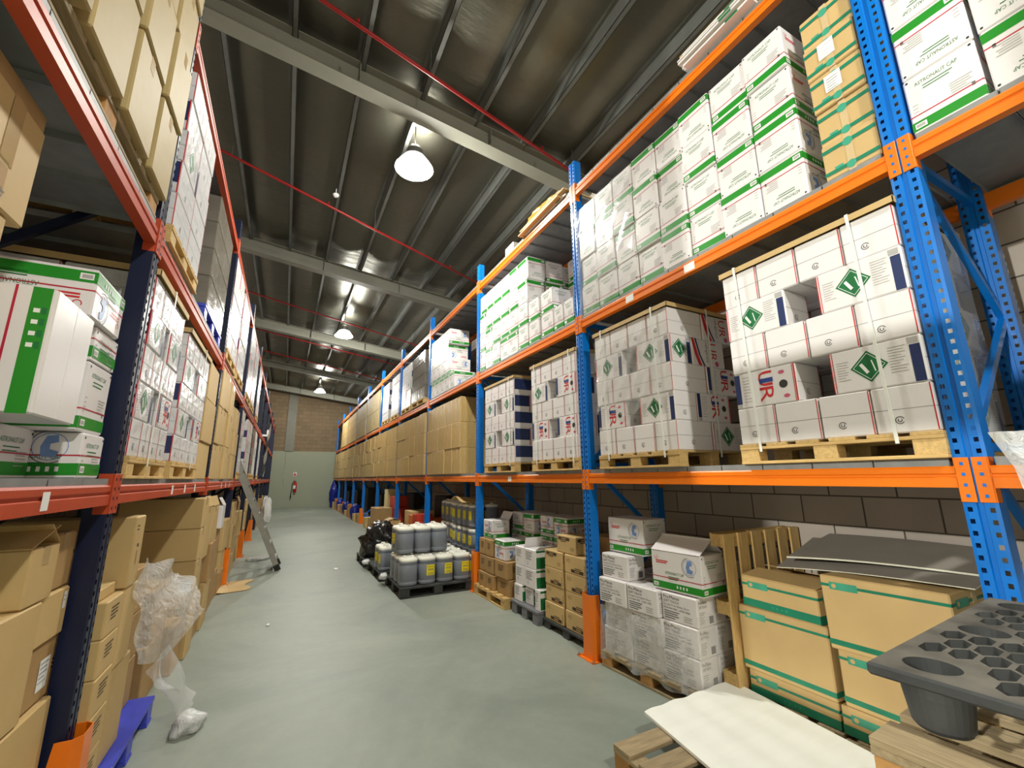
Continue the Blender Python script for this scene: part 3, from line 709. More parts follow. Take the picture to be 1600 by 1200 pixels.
mb = MB(); mb.smooth = True; mb.tube([(-.04, WY1-.015, 3.2), (-.045, WY1-.015, 2.2), (-.01, WY1-.015, 1.9), (-.06, WY1-.015, 1.6), (.0, WY1-.015, 1.3)], .008, 'paper', 6)
tag(mb.obj('wall_cable'), 'thin pale cable hanging down the end wall', 'cable')
# ------------------------------------------------------------------ loads on the racks
D1, D2, D3 = 1.7005, 3.3155, 4.9205
E1, E2, E3 = 1.6485, 3.0355, 4.4605
def strap(pts, wd, label, axis='y', group='white strapping bands'):
    mb = MB(); t = .0015
    for a, b in zip(pts, pts[1:]):
        a = Vector(a); b = Vector(b); d = (b-a).normalized(); u = Vector((0, 1, 0)) if axis == 'y' else Vector((1, 0, 0)); n = d.cross(u)
        P = [a-u*wd/2+n*t, a+u*wd/2+n*t, b+u*wd/2+n*t, b-u*wd/2+n*t, a-u*wd/2-n*t, a+u*wd/2-n*t, b+u*wd/2-n*t, b-u*wd/2-n*t]
        mb.poly(P, [(0, 1, 2, 3), (7, 6, 5, 4), (0, 4, 5, 1), (1, 5, 6, 2), (2, 6, 7, 3), (3, 7, 4, 0)], 'strap')
    return tag(mb.obj('strap'), label, 'strap', group)
def refload(side, xf, y0, y1, z, ctx, fkinds=None, skinds=None, rows=5, rh=.235, pal=.125, base=None, detail=2, cap=True, straps=(), sidestrap=None, pl=True, rk=None, ptxt=None, both=False, gaprows=(1, 3)):
    s = 1 if side == 'R' else -1; A = 'L' if side == 'R' else 'R'; W = y1-y0; G = f'white refrigerant cartons, {ctx}'
    X = lambda a, b: tuple(sorted((xf+s*a, xf+s*b)))
    if pl:
        xa, xb = X(-.01, .8); wood_pallet(xa, y0-.005, xb-xa, W+.01, z, ptxt or f'wooden pallet under the {ctx}', 'pallets on the racking', h=pal, run='y' if side == 'R' else 'y')
    z0 = z+pal
    fk = fkinds or {1: ('ur', 'diamond'), 3: ('diamond', 'diamond')}
    sk = skinds or [('plain', 'diamond'), ('ur', 'diamond'), ('plain', 'ur'), ('diamond', 'swoosh'), ('plain', 'swoosh')]
    if detail == 0:
        for r in range(rows):
            for q in range(2):
                xa, xb = X(random.uniform(-.006, .006), .4); ya = y0+q*W/2
                carton('wrapped_white_carton', xa, xb, ya, ya+W/2, z0+r*rh, z0+(r+1)*rh, 'ref', f'white film-wrapped carton, {["near", "far"][q]} half, {ROWN[rows][r]} row, {ctx}', 'carton', f'white wrapped cartons, {ctx}', faces=A+'F', detail=1, base=base, kind={A: 'plain' if (r+q) % 2 else 'diamond' if r == 2 else 'plain', 'F': 'end' if r % 2 else 'plain'}, jit=.2)
            xa, xb = X(.405, .8)
            carton('wrapped_white_carton', xa, xb, y0, y0+W/2, z0+r*rh, z0+(r+1)*rh, 'ref', f'white film-wrapped carton behind the front, {ROWN[rows][r]} row, {ctx}', 'carton', f'white wrapped cartons, {ctx}', faces='F', detail=0, base=base, kind={'F': 'plain'}, jit=.2)
        rows_done = rows
    for r in range(rows if detail else 0):
        za, zb = z0+r*rh, z0+(r+1)*rh; rn = ROWN[rows][r]; jx = random.uniform(-.004, .004)
        k1, k2 = sk[r % 5]
        if r not in gaprows:
            for c in range(4):
                ya = y0+c*W/4; xa, xb = X(jx, .40+jx)
                carton('refrigerant_carton', xa, xb, ya, ya+W/4, za, zb, 'ref', f'white carton, {nth(c)} from the near end, {rn} row, {ctx}', 'carton', G, faces=A+'F', detail=detail, base=base, kind={A: 'plain', 'F': k1}, jit=.3)
            xa, xb = X(.41, .81)
            for q in range(1, 4): carton('refrigerant_carton', xa, xb, y0+q*W/4, y0+(q+1)*W/4, za, zb, 'ref', f'white carton behind, {nth(q)} from the near end, {rn} row, {ctx}', 'carton', G, faces='F', detail=0, base=base, jit=.3)
            carton('refrigerant_carton', xa, xb, y0, y0+W/4, za, zb, 'ref', f'white carton, near end behind the front, {rn} row, {ctx}', 'carton', G, faces='F', detail=detail, base=base, kind={'F': k2}, jit=.3)
        else:
            l = min(.41, W*.41); ka, kb = fk.get(r, ('diamond', 'diamond'))
            xa, xb = X(jx, .25+jx)
            carton('refrigerant_carton', xa, xb, y0, y0+l, za, zb, 'ref', f'white carton nearer the viewer, {rn} row, {ctx}', 'carton', G, faces=A+'F', detail=detail, base=base, kind={A: kb, 'F': k1 if k1 != 'ur' else 'plain'}, jit=.3)
            carton('refrigerant_carton', xa, xb, y1-l, y1, za, zb, 'ref', f'white carton beyond the gap, {rn} row, {ctx}', 'carton', G, faces=A+'F', detail=detail, base=base, kind={A: ka, 'F': 'plain'}, jit=.3)
            xa, xb = X(.255, .66)
            carton('refrigerant_carton', xa, xb, y0, y0+.25, za, zb, 'ref', f'white carton, near end behind the front, {rn} row, {ctx}', 'carton', G, faces='F', detail=detail, base=base, kind={'F': k2 if k1 != 'ur' else 'ur'}, jit=.3)
            carton('refrigerant_carton', xa, xb, y1-.25, y1, za, zb, 'ref', f'white carton, far end behind the front, {rn} row, {ctx}', 'carton', G, faces='F', detail=0, base=base, kind={'F': 'plain'}, jit=.3)
            xa, xb = X(.55, .8)
            carton('refrigerant_carton', xa, xb, y0+.26, y1-.26, za, zb, 'ref', f'white carton seen through the gap, {rn} row, {ctx}', 'carton', G, faces=A, detail=0, base=base, kind={A: 'plain'}, jit=.3)
    zt = z0+rows*rh
    if cap:
        xa, xb = X(-.012, .815); mb = MB(); t = .004
        mb.box(xa, xb, y0-.012, y1+.012, zt+.032, zt+.036, 'tan'); mb.box(xa, xa+t, y0-.012, y1+.012, zt, zt+.032, 'tan'); mb.box(xb-t, xb, y0-.012, y1+.012, zt, zt+.032, 'tan'); mb.box(xa, xb, y0-.012, y0-.012+t, zt, zt+.032, 'tan'); mb.box(xa, xb, y1+.012-t, y1+.012, zt, zt+.032, 'tan')
        tag(mb.obj('cardboard_top_cap'), f'brown cardboard cap tray on top of the {ctx}', 'cardboard cap', 'cardboard caps on wrapped loads')
    for i, ys in enumerate(straps):
        strap([(xf-s*.017, ys-.03, z+pal*.6), (xf-s*.017, ys, zt+.04), (xf+s*.82, ys, zt+.042), (xf+s*.82, ys, z+.05)], .016, f'white strap, {nth(i)} over the front of the {ctx}')
    if sidestrap is not None:
        strap([(sidestrap, y0-.016, z+pal*.6), (sidestrap, y0-.016, zt+.04), (sidestrap, y0+.2, zt+.045)], .016, f'white strap down the near side of the {ctx}', 'x')
def film_sheet(name, fn, nu, nv, label, cat='plastic film', m='film', group=None):
    mb = MB(); mb.smooth = True
    vs = [tuple(fn(i/nu, j/nv)) for j in range(nv+1) for i in range(nu+1)]
    mb.poly(vs, [(j*(nu+1)+i, j*(nu+1)+i+1, (j+1)*(nu+1)+i+1, (j+1)*(nu+1)+i) for j in range(nv) for i in range(nu)], m)
    return tag(mb.obj(name), label, cat, group)
refload('R', 2.66, .846, 1.845, D1, 'nearest strapped load, lower wall shelf', straps=(1.042, 1.734), skinds=[('plain', 'diamond')]*5)
refload('R', 2.66, 2.36, 3.31, D1, 'second strapped load, lower wall shelf', fkinds={1: ('ur', 'diamond'), 3: ('diamond', 'diamond')}, straps=(2.52, 3.19), sidestrap=3.12)
refload('R', 2.66, 3.645, 4.6, D1, 'third load, lower wall shelf', fkinds={1: ('ur', 'ur'), 3: ('diamond', 'ur')}, straps=(3.75, 4.5), rh=.228)
refload('R', 2.66, 5.06, 6.03, D1, 'fourth load, lower wall shelf', fkinds={1: ('diamond', 'diamond'), 3: ('diamond', 'diamond')}, skinds=[('end', 'plain')]*5, straps=(5.2,), rh=.228)
# stretch film left on the second load: torn band over its upper front
film_sheet('stretch_film', lambda u, v: (2.632+.008*math.sin(u*31+v*17), 2.40+.88*u, 2.20+.74*v+.06*math.sin(u*9)*(1-v)), 30, 24, 'clear stretch film with shiny creases over the second load on the wall shelf')
film_sheet('stretch_film', lambda u, v: (2.70+.74*u, .832-.003*math.sin(v*9+u*5), 1.84+1.12*v), 18, 24, 'clear stretch film over the near side of the nearest strapped load')
# white green-banded cartons, middle shelf
def cap(x0, x1, y0, y1, z0, z1, flip, label, group, faces='LF', detail=2, **k):
    return carton('cap_carton', x0, x1, y0, y1, z0, z1, 'cap', label, 'carton', group, flip=flip, faces=faces, detail=detail, **k)
yb = [1.22, 1.505, 1.80, 2.095, 2.38, 2.672, 2.962, 3.245, 3.52]
FL = ['0011', '0111', '1000', '1101', '1100', '0010', '0100', '0100']
H = .322
for c in range(8):
    for r in range(4):
        j = random.uniform(-.012, .012); f = FL[c][3-r] == '1'
        cap(2.70+j, 3.12+j, yb[c], yb[c+1], D2+r*H, D2+(r+1)*H, f, f'white green-banded carton, {nth(c)} from the near end, {ROWN[4][r]} row, shelf over the strapped loads', 'white cap cartons over the strapped loads', sticker=None)
film_sheet('stretch_film', lambda u, v: (2.672+.006*math.sin(u*23+v*19), 2.70+.84*u, 3.36+1.2*v-.1*u*(1-v)), 30, 30, 'clear stretch film shining over the far white cartons above the strapped loads')
h5 = .234
for r in range(5):
    jj = random.uniform(-.01, .01)
    o = carton('tape_carton', 2.70+jj, 3.1+jj, .85, 1.125, D2+r*h5, D2+(r+1)*h5, 'tan', f'brown carton with green tape, {ROWN[5][r]} of the stack beside the nearest blue frame', 'carton', 'green taped cartons by the nearest frame', faces='LF')
    t = MB(); fr = Fr(t, 'L', .394, .269, h5-.001); fr.e = .0022
    fr.rect(fr.U*.44, fr.U*.58, 0, fr.V, 'tapeclear'); fr.e = .003; fr.rect(0, fr.U, fr.V-.058, fr.V-.036, 'teal'); fr.rect(0, fr.U, .03, .052, 'teal'); fr.e = .0036; fr.ring(fr.U*.5, fr.V-.05, 0, .026, 'tealtape', n=12); fr.ring(fr.U*.5, .036, 0, .024, 'tealtape', n=12); fr.rect(fr.U*.2, fr.U*.36, .05, .066, 'tealtape')
    t.obj('tape', o)
    if r in (2, 3): t = MB(); fr = Fr(t, 'L', .394, .269, h5-.001); fr.e = .0042; fr.rect(fr.U*.3, fr.U*.62, .09, .2, 'paper'); fr.lines(fr.U*.34, fr.U*.58, .17, 5, .018, 'midink', .005); t.obj('label_sticker', o)
FB = ['0110', '1101', '0110', '0100']
for c, (a, b) in enumerate(((.442, .722), (.155, .435), (-.12, .16), (-.42, -.13))):
    for r in range(4):
        cap(2.70, 3.12, a, b, D2+r*H, D2+(r+1)*H, FB[c][r] == '1', f'white green-banded carton, {nth(c)} from the nearest frame toward the viewer, {ROWN[4][r]} row', 'white cap cartons before the nearest frame')
G2 = 'white cap cartons over the two farther loads'; P2 = 'shelf by the second frame'
cols = [(4.70, 4.985), (4.985, 5.27), (5.27, 5.56), (5.56, 5.85), (5.85, 6.10), (6.10, 6.325)]
for c, (a, b) in enumerate(cols):
    for r in range(4):
        sh = -.06 if r == 3 else random.uniform(-.02, .02)
        if c == 5 and r == 3: sh = -.02
        if c == 4 and r < 3: sh = min(sh, .0)
        cap(2.69, 2.975, a+sh*.5, b+sh*.5, D2+r*H, D2+(r+1)*H, random.random() < .4, f'white green-banded carton, {nth(c)} along the tall block, {ROWN[4][r]} row, {P2}', G2, detail=1, gap=.006)
for c, (a, b, n) in enumerate(((4.41, 4.685, 2), (4.09, 4.365, 2), (3.88, 4.08, 1), (3.665, 3.87, 1))):
    for r in range(n):
        cap(2.69, 2.97, a, b, D2+r*H*.92, D2+(r+1)*H*.92, False, f'white green-banded carton, {nth(c)} low pile, {ROWN[n][r]} one, {P2}', G2, detail=1)
cap(2.985, 3.26, 3.66, 3.93, D2, D2+H*2, True, f'tall white carton set back behind the low pile, {P2}', G2, detail=1)
for c, xa in enumerate((2.985, 3.275)):
    for r in range(4):
        cap(xa, xa+.285, 4.68+.04*c, 5.0, D2+r*H, D2+(r+1)*H, r % 2 == 0, f'white carton behind low piles, {"front" if c == 0 else "rear"} column, {ROWN[4][r]} row, {P2}', G2, detail=1)
for c in range(3):
    for r in range(4):
        cap(3.3, 3.575, 3.72+c*.3, 4.01+c*.3, D2+r*H, D2+(r+1)*H, r % 2 == 0, f'white carton by shelf back, {nth(c)} column, {ROWN[4][r]} row, {P2}', G2, detail=1)
cap(2.8, 3.08, 5.3, 5.58, D3, D3+.26, False, 'white carton alone on the upper wall shelf past the second frame', None, detail=1)
G3, P3 = 'white cap cartons past the third frame', 'shelf over tall brown cartons'
for r, ys in enumerate((7.53, 7.79, 7.93, 7.87)):
    c = 0; a = ys
    while a < 9.0:
        b = min(a+.3, 9.12); cap(2.69, 3.12, a, b, D2+r*H*.985, D2+(r+1)*H*.985, r in (0, 2), f'white green-banded carton, {nth(c)} from the near end, {ROWN[4][r]} row, {P3}', G3, detail=2 if c == 0 else 1)
        a = b; c += 1
for c, xa in enumerate((3.16, 3.43)):
    for r in range(4-c):
        cap(xa, xa+.26, 7.3, 7.6, D2+r*H, D2+(r+1)*H, r % 2 == 1, f'white carton at the back, {"front" if c == 0 else "rear"} of two piles, {ROWN[4-c][r]} row, {P3}', G3, detail=1)
# far wrapped loads on the middle shelf
wood_pallet(2.66, 9.48, .8, 1.15, D2, 'wooden pallet under the grey wrapped load on the middle shelf', 'pallets on the racking', h=.13, run='y')
for c in range(2):
    for r in range(4):
        carton('wrapped_carton', 2.67, 3.45, 9.5+c*.57, 10.06+c*.57, D2+.131+r*.285, D2+.131+(r+1)*.285, 'greywrap', f'grey film-wrapped carton, {"near" if c == 0 else "far"} side, {ROWN[4][r]} row of the grey load', 'carton', 'grey wrapped cartons on the middle shelf', gap=.001, jit=0)
for k, (a, b, w) in enumerate(((10.78, 11.76, 'first white load past the grey load'), (12.1, 13.1, 'second white load past the grey load'), (13.5, 14.46, 'third white load past the grey load'))):
    refload('R', 2.68, a, b, D2, w, rh=.232, base='whitefilm', detail=0, cap=False, skinds=[('end', 'plain')]*5)
    
# big brown cartons beyond
n = 0
for (a, b, rows, hh) in ((14.98, 16.2, 2, .66), (16.22, 17.45, 2, .66), (17.72, 18.95, 2, .66), (18.97, 20.25, 2, .66)):
    for r in range(rows):
        carton('bulk_carton', 2.66, 3.5, a, b, D2+r*hh, D2+(r+1)*hh, 'tanfilm', f'large shiny brown carton, {"bottom" if r == 0 else "top"} of the {nth(n)} pile past the white loads', 'carton', 'large brown cartons on the middle wall shelf', jit=.1, tape='tapeclear')
    n += 1
for i in range(7, 10):
    for c in range(4):
        for r in range(4):
            a = UY[i+1]-2.68+.06 if False else UY[i]+.07+c*.665
            if UY[i]+.07+c*.665 < 20.3: continue
            carton('stacked_carton', 2.66, 3.3, a, a+.66, D2+r*.33, D2+(r+1)*.33, 'tan', f'brown carton far along the middle wall shelf, {nth((i-7)*4+c)} column, {ROWN[4][r]} row', 'carton', 'brown cartons at the far middle shelf', tape='tape')
# three-high brown cartons on the lower shelf
n = 0
for i in range(3, 11):
    ya, yz = UY[i]+.065, UY[min(i+1, 11)]-.065 if i+1 < len(UY) else 29
    if i == 3: ya = 7.1
    k = 5 if i == 3 else 6; wd = (yz-ya)/k
    for c in range(k):
        o_ = random.uniform(-.012, .012)
        for r in range(3):
            j = random.uniform(-.012, .012)
            st = ('L', .42, .72, .012, .06) if False else None
            ct = carton('tall_carton', 2.645+o_+j, 3.25+o_+j, ya+c*wd, ya+(c+1)*wd, D1+r*.452, D1+(r+1)*.452, 'tanwrap', f'brown film-wrapped carton, {nth(n+c)} column past the white loads, {ROWN[3][r]} row, lower wall shelf', 'carton', 'brown wrapped cartons on the lower wall shelf', gap=.002, jit=.35, tape='tapeclear' if i < 6 else None)
            if i == 3 and c in (1, 3): t = MB(); fr = Fr(t, 'L', .6, wd, .45); fr.e = .002; fr.ring(fr.U*.5, .31, .008, .014, 'paper', 20, 200, n=8); fr.ring(fr.U*.5, .27, .008, .014, 'paper', 0, 360, n=8); t.obj('printed_mark', ct)
    n += k
# upper shelf oddments
def flat_pile(x0, x1, y0, y1, z, n, what, group, mats, th=.012):
    zz = z
    for i in range(n):
        o = MB(); t = th*random.uniform(.7, 1.3); e = random.uniform(-.06, .06); f = random.uniform(-.05, .03)
        m = mats[i % len(mats)]; o.box(x0+f, x1+f, y0+e, y1+e, 0, t, m, .002)
        fr = i % 3
        if m == 'white': o.box(x0+f-.001, x0+f, y0+e+.1, y0+e+.2, .001, t-.001, 'dgreen')
        tag(o.obj('flattened_carton', None, (0, 0, zz)), f'flattened {"white" if m == "white" else "brown"} carton, {nth(i)} from the bottom, {what}', 'flattened carton', group); zz += t+.001
    return zz
zz = flat_pile(2.66, 3.3, 1.36, 1.95, D3, 9, 'pile on the upper wall shelf near the viewer', 'flattened cartons near on the upper shelf', ['white', 'white', 'tan'], .015)
carton('brown_carton', 2.75, 3.2, 1.38, 1.85, zz, zz+.16, 'tan', 'brown carton lying on flattened cartons on the upper wall shelf', 'carton', None, tape='tape')
carton('brown_carton', 2.75, 3.2, .95, 1.25, D3, D3+.22, 'kraft', 'small dark brown carton beside the flattened cartons, upper wall shelf', 'carton', None)
flat_pile(2.66, 3.25, 3.75, 4.75, D3, 6, 'upper-shelf pile past the second frame', 'flattened cartons on the upper shelf past the second frame', ['white', 'tan'], .016)
from mathutils import noise as NZ
def blob(name, c, rad, m, label, cat, seed=0, amp=.16, parent=None, n=44, group=None, flat=True, crumple=.2):
    mb = MB(); mb.smooth = True; vs = []; so = Vector((seed*3.7, seed*1.3, seed*.7)); h = n//2
    for j in range(h+1):
        t = PI*j/h
        for i in range(n):
            p = 2*PI*i/n; d = Vector((math.sin(t)*math.cos(p), math.sin(t)*math.sin(p), math.cos(t)))
            k = 1+amp*1.6*NZ.noise(d*1.3+so)+crumple*(NZ.turbulence(d*2.1+so, 4, True)-.45)
            z = d.z*k*rad[2]
            if flat and z < -rad[2]*.72: z = -rad[2]*.72
            vs.append((d.x*k*rad[0], d.y*k*rad[1], z+(rad[2]*.72 if flat else 0)))
    mb.poly(vs, [(j*n+i, (j+1)*n+i, (j+1)*n+(i+1) % n, j*n+(i+1) % n) for j in range(h) for i in range(n)], m)
    o = mb.obj(name, parent, c)
    return tag(o, label, cat, group) if parent is None else o
blob('plastic_bundle', (2.95, 4.3, D3+.115), (.3, .45, .12), 'yellowbag', 'yellowish plastic bundle lying on flattened cartons, upper wall shelf', 'plastic bundle', 3)
# near end of the lower wall shelf: film bundle hanging over the beam, a brown box behind it
r = blob('film_bundle', (2.85, .40, D1), (.2, .22, .2), 'whitebag', 'crumpled clear film bundle hanging over the orange beam beside the nearest frame', 'plastic film', 5, .2)
mb = MB(); mb.smooth = True
prof = [(0, .14), (.1, .12), (.2, .09), (.3, .07), (.38, .05)]
vs = []
for d, w in prof:
    for i in range(9): vs.append((-.19-.03*math.sin(i*1.9+d*14)-d*.12, .16+w*(i/4-1), .1-d*.75))
mb.poly(vs, [(j*9+i, j*9+i+1, (j+1)*9+i+1, (j+1)*9+i) for j in range(4) for i in range(8)], 'whitebag'); mb.obj('hanging_tail', r)
carton('brown_carton', 3.12, 3.55, -.1, .42, D1+.38, D1+.78, 'tan', 'brown carton on the lower wall shelf beside the nearest frame', 'carton', None, tape='tape')
carton('brown_carton', 3.12, 3.56, -.15, .45, D1, D1+.38, 'kraft', 'brown carton under another, lower wall shelf before the nearest frame', 'carton', None, tape='tape')
# ------------------------------------------------------------------ floor, wall side, bay by bay
# glove cartons
wood_pallet(0, 0, .95, 1.0, 0, 'worn wooden pallet under the white glove cartons', None, old=True, h=.125, run='y', loc=(2.72, 2.42, 0), rot=(0, 0, R(4.5)))
GG = 'white glove cartons beside the column guard'
GM = Matrix.Translation((2.755, 2.43, .126)) @ Matrix.Rotation(R(4.5), 4, 'Z')
def glove(x, y, z, wx, wy, h, label, yaw=0):
    p = GM @ Vector((x+wx/2, y+wy/2, z))
    return carton('glove_carton', p.x-wx/2, p.x+wx/2, p.y-wy/2, p.y+wy/2, p.z, p.z+h, 'glove', label, 'carton', GG, yaw=4.5+yaw, gap=.002, jit=.8)
for r in range(4):
    rn = ['bottom', 'second', 'third', 'top'][r]; ys = (0, .33, .66) if r != 1 else (.0, .31, .64)
    for c, y in enumerate(ys):
        if r == 3 and c < 2: continue
        j = (.02, -.02, -.03)[c] if r == 2 else random.uniform(-.01, .02)
        glove(j, y, r*.204, .215, .325, .203, f'white glove carton, {["near", "middle", "far"][c]} of the aisle front, {rn} row')
    for b in range(1, 4):
        if r == 3 and b != 2: continue
        glove(.222*b, 0+(.0 if r < 3 else .02), r*.204, .215, .325, .203, f'white glove carton, {["", "first", "second", "third"][b]} behind the near front corner, {rn} row')
        if r < 3: glove(.222*b, .66, r*.204, .215, .325, .203, f'white glove carton, far end, {["", "first", "second", "third"][b]} behind the aisle front, {rn} row')
# cap cartons standing on the gloves: one shut, one with its lid pushed up
o = cap(2.80, 3.10, 2.98, 3.42, .95, 1.255, False, 'white green-banded carton at the back of the glove cartons, closed', None, yaw=3)
o = cap(2.78, 3.08, 2.40, 2.86, .745, 1.04, False, 'white green-banded carton with raised lid on the glove cartons', None, yaw=6, flaps=(('L', 32, .2), ('R', 38, .18)))
film_sheet('stretch_film', lambda u, v: tuple(GM @ Vector((-.02-.012*math.sin(u*25)-.03*(1-v)*(1+math.sin(u*14))*.5, 1.0*u-.01, -.05+.44*v+.02*math.sin(u*17)))), 36, 16, 'clear stretch film sagging round the foot of the glove cartons', m='haze')
film_sheet('stretch_film', lambda u, v: tuple(GM @ Vector((.7*u, -.014-.01*math.sin(v*11+u*13), .0+.5*v))), 20, 16, 'clear stretch film on the near side of the glove cartons')
# upright wooden pallet
wood_pallet(0, 0, .95, 1.05, 0, 'bare wooden pallet standing on edge between glove cartons and brown cartons', None, run='x', h=.125, loc=(2.97, 2.42, .148), rot=(R(90), 0, 0))
# green banded brown cartons on the old pallet
wood_pallet(1.80, 1.12, 1.22, 1.14, 0, 'worn wooden pallet under the white foam sheet', None, old=True, run='y')
wood_pallet(3.03, 1.05, .8, 1.2, 0, 'worn wooden pallet under the green-banded brown cartons', None, old=True, run='y')
GC = 'green banded brown cartons by the wall'
def gcarton(x0, x1, y0, y1, z0, z1, w, **k): return carton('banded_carton', x0, x1, y0, y1, z0, z1, 'green', w, 'carton', GC, gap=.002, tape='tapeclear', **k)
gcarton(3.05, 3.6, 1.70, 2.27, .145, .30, 'low brown green-banded carton at the foot of the stack by the standing pallet')
gcarton(3.05, 3.6, 1.10, 1.69, .145, .30, 'low brown green-banded carton under the stack behind the black pallet')
gcarton(3.03, 3.55, 1.685, 2.285, .301, .715, 'big brown green-banded carton below the small one, beside the standing pallet')
gcarton(3.03, 3.5, 1.70, 2.235, .716, .92, 'small brown green-banded carton with its top ajar, topmost beside the standing pallet', yaw=-2, flaps=(('L', 8, .2), ('R', 12, .2)), sticker=('F', .3, .3, .07, .12))
gcarton(3.05, 3.6, 1.12, 1.66, .301, .615, 'brown green-banded carton under the tilted big one behind the black pallet')
gcarton(3.02, 3.58, 1.06, 1.675, .616, 1.03, 'big brown green-banded carton under the grey sheets', tilt=(-1.2, 0))
# foam sheet
def sheet_fn(c00, c10, c11, c01, th, bump):
    c = [Vector(p) for p in (c00, c10, c11, c01)]
    def f(u, v):
        p = c[0]*(1-u)*(1-v)+c[1]*u*(1-v)+c[2]*u*v+c[3]*(1-u)*v; return p+Vector((0, 0, bump(u, v)))
    return f
def slab_sheet(name, fn, nu, nv, th, m, label, cat, edge=None):
    mb = MB(); P = [[Vector(fn(i/nu, j/nv)) for i in range(nu+1)] for j in range(nv+1)]; w = nu+1
    vs = [p for row in P for p in row]; n = len(vs); vs += [p-Vector((0, 0, th)) for p in vs]
    top = [(j*w+i, j*w+i+1, (j+1)*w+i+1, (j+1)*w+i) for j in range(nv) for i in range(nu)]
    mb.poly(vs, top+[tuple(n+a for a in f[::-1]) for f in top], m)
    ring = [i for i in range(w)]+[(j)*w+nu for j in range(1, nv+1)]+[nv*w+i for i in range(nu-1, -1, -1)]+[j*w for j in range(nv-1, 0, -1)]
    mb.poly(vs, [(b, a, n+a, n+b) for a, b in zip(ring, ring[1:]+ring[:1])], edge or m)
    return tag(mb.obj(name), label, cat)
slab_sheet('foam_sheet', sheet_fn((2.17, 2.395, .168), (1.93, 1.0, .172), (2.86, .98, .172), (3.03, 2.415, .17), .016, lambda u, v: .004*math.sin(v*25)+.006*max(0, math.sin(v*7.5))-.003), 24, 40, .016, 'foam', 'large white foam sheet lying flat on a wooden pallet', 'foam sheet')
# grey sheets slumped over the cartons
slab_sheet('grey_sheet', sheet_fn((3.12, 1.0, 1.06), (3.18, 2.05, .975), (3.86, 2.15, 1.12), (3.86, 1.02, 1.13), .008, lambda u, v: .02*math.sin(u*2.6)*(1-v*.3)+.004), 20, 10, .005, 'greysheet', 'thin grey sheet drooping over the brown carton stack, the lower one', 'sheet', 'sheetedge')
slab_sheet('grey_sheet', sheet_fn((3.36, 1.05, 1.09), (3.2, 1.98, 1.05), (3.86, 2.02, 1.16), (3.86, 1.1, 1.17), .01, lambda u, v: .02*math.sin(u*2.6)*(1-v*.3)+.008), 20, 10, .01, 'greysheet', 'thick grey sheet with pale edge on top of the brown carton stack', 'sheet', 'sheetedge')
# stack of wooden pallets beside the viewer with the black plastic pallet on top
def black_pallet(x0, y1, w, d, z, rz, h=.14):
    # plate pierced by rows of long six-sided holes, nine cup-shaped feet; origin at the far aisle corner
    r = empty('plastic_pallet', (x0, y1, z), (0, 0, rz)); m = 'bplastic'; t = .03
    cups = [(.105+(w-.21)*i/2, -.105-(d-.21)*j/2) for i in range(3) for j in range(3)]; cr = .058
    mb = MB(); mb.box(0, w, -d, 0, h-t, h, 'dustyplastic', .006); mb.mi(m); pl = mb.obj('deck', r)
    k = MB()
    for cx, cy in cups: k.lathe([(cr, h-t-.02), (cr, h+.02)], m, (cx, cy, 0), 28)
    px, py = .176, .031; row = 0; y = -.062
    while y > -d+.06:
        x = .095+(px/2 if row % 2 else 0)
        while x < w-.09:
            if all(math.hypot((x-cx)*.8, y-cy) > cr+.03 for cx, cy in cups):
                k.prism([(x-.055, y), (x-.027, y-.0245), (x+.027, y-.0245), (x+.055, y), (x+.027, y+.0245), (x-.027, y+.0245)], h-t-.02, h+.02, m, 'z')
            x += px
        y -= py; row += 1
    # hollow below: a shallower plate inside the rim
    ko = k.obj('cutter', r)
    import bmesh
    for o_ in (pl, ko):
        bm_ = bmesh.new(); bm_.from_mesh(o_.data); bmesh.ops.remove_doubles(bm_, verts=bm_.verts, dist=1e-5); bmesh.ops.recalc_face_normals(bm_, faces=bm_.faces); bm_.to_mesh(o_.data); bm_.free()
    md = pl.modifiers.new('holes', 'BOOLEAN'); md.object = ko; md.operation = 'DIFFERENCE'; md.solver = 'EXACT'
    bpy.context.view_layer.update(); dg = bpy.context.evaluated_depsgraph_get(); dg.update(); me = bpy.data.meshes.new_from_object(pl.evaluated_get(dg)); pl.modifiers.clear(); pl.data = me
    me.materials.clear(); me.materials.append(MATS['dustyplastic']); me.materials.append(MATS[m])
    for p_ in me.polygons: p_.material_index = 0 if p_.normal.z > .9 else 1
    bpy.data.objects.remove(ko)
    for cx, cy in cups:
        f = MB(); n = 28
        f.lathe([(cr, h-.002), (.056, h-.06), (.046, .012), (.0, .012)], m, (cx, cy, 0), n, capt=False, capb=False)
        f.lathe([(.072, h-t+.002), (.07, h-.06), (.06, .01), (.052, 0), (.0, 0)], m, (cx, cy, 0), n, capt=False, capb=False); f.obj('foot_cup', r)
    return tag(r, 'dusty black plastic pallet with open lattice deck on the wooden pallet stack', 'pallet')
for k in range(7):
    wood_pallet(0, 0, 1.06, 1.1, 0, f'wooden pallet, {ROWN[7][k]} of the stack under the black plastic pallet', 'stacked wooden pallets under the black pallet', old=True, h=.1438, run='y' if k % 2 else 'x', loc=(1.39+.012*(k % 2), -.42, k*.1443), rot=(0, 0, R(3.5)))
black_pallet(1.408, .70, 1.12, 1.1, 1.01, R(4))
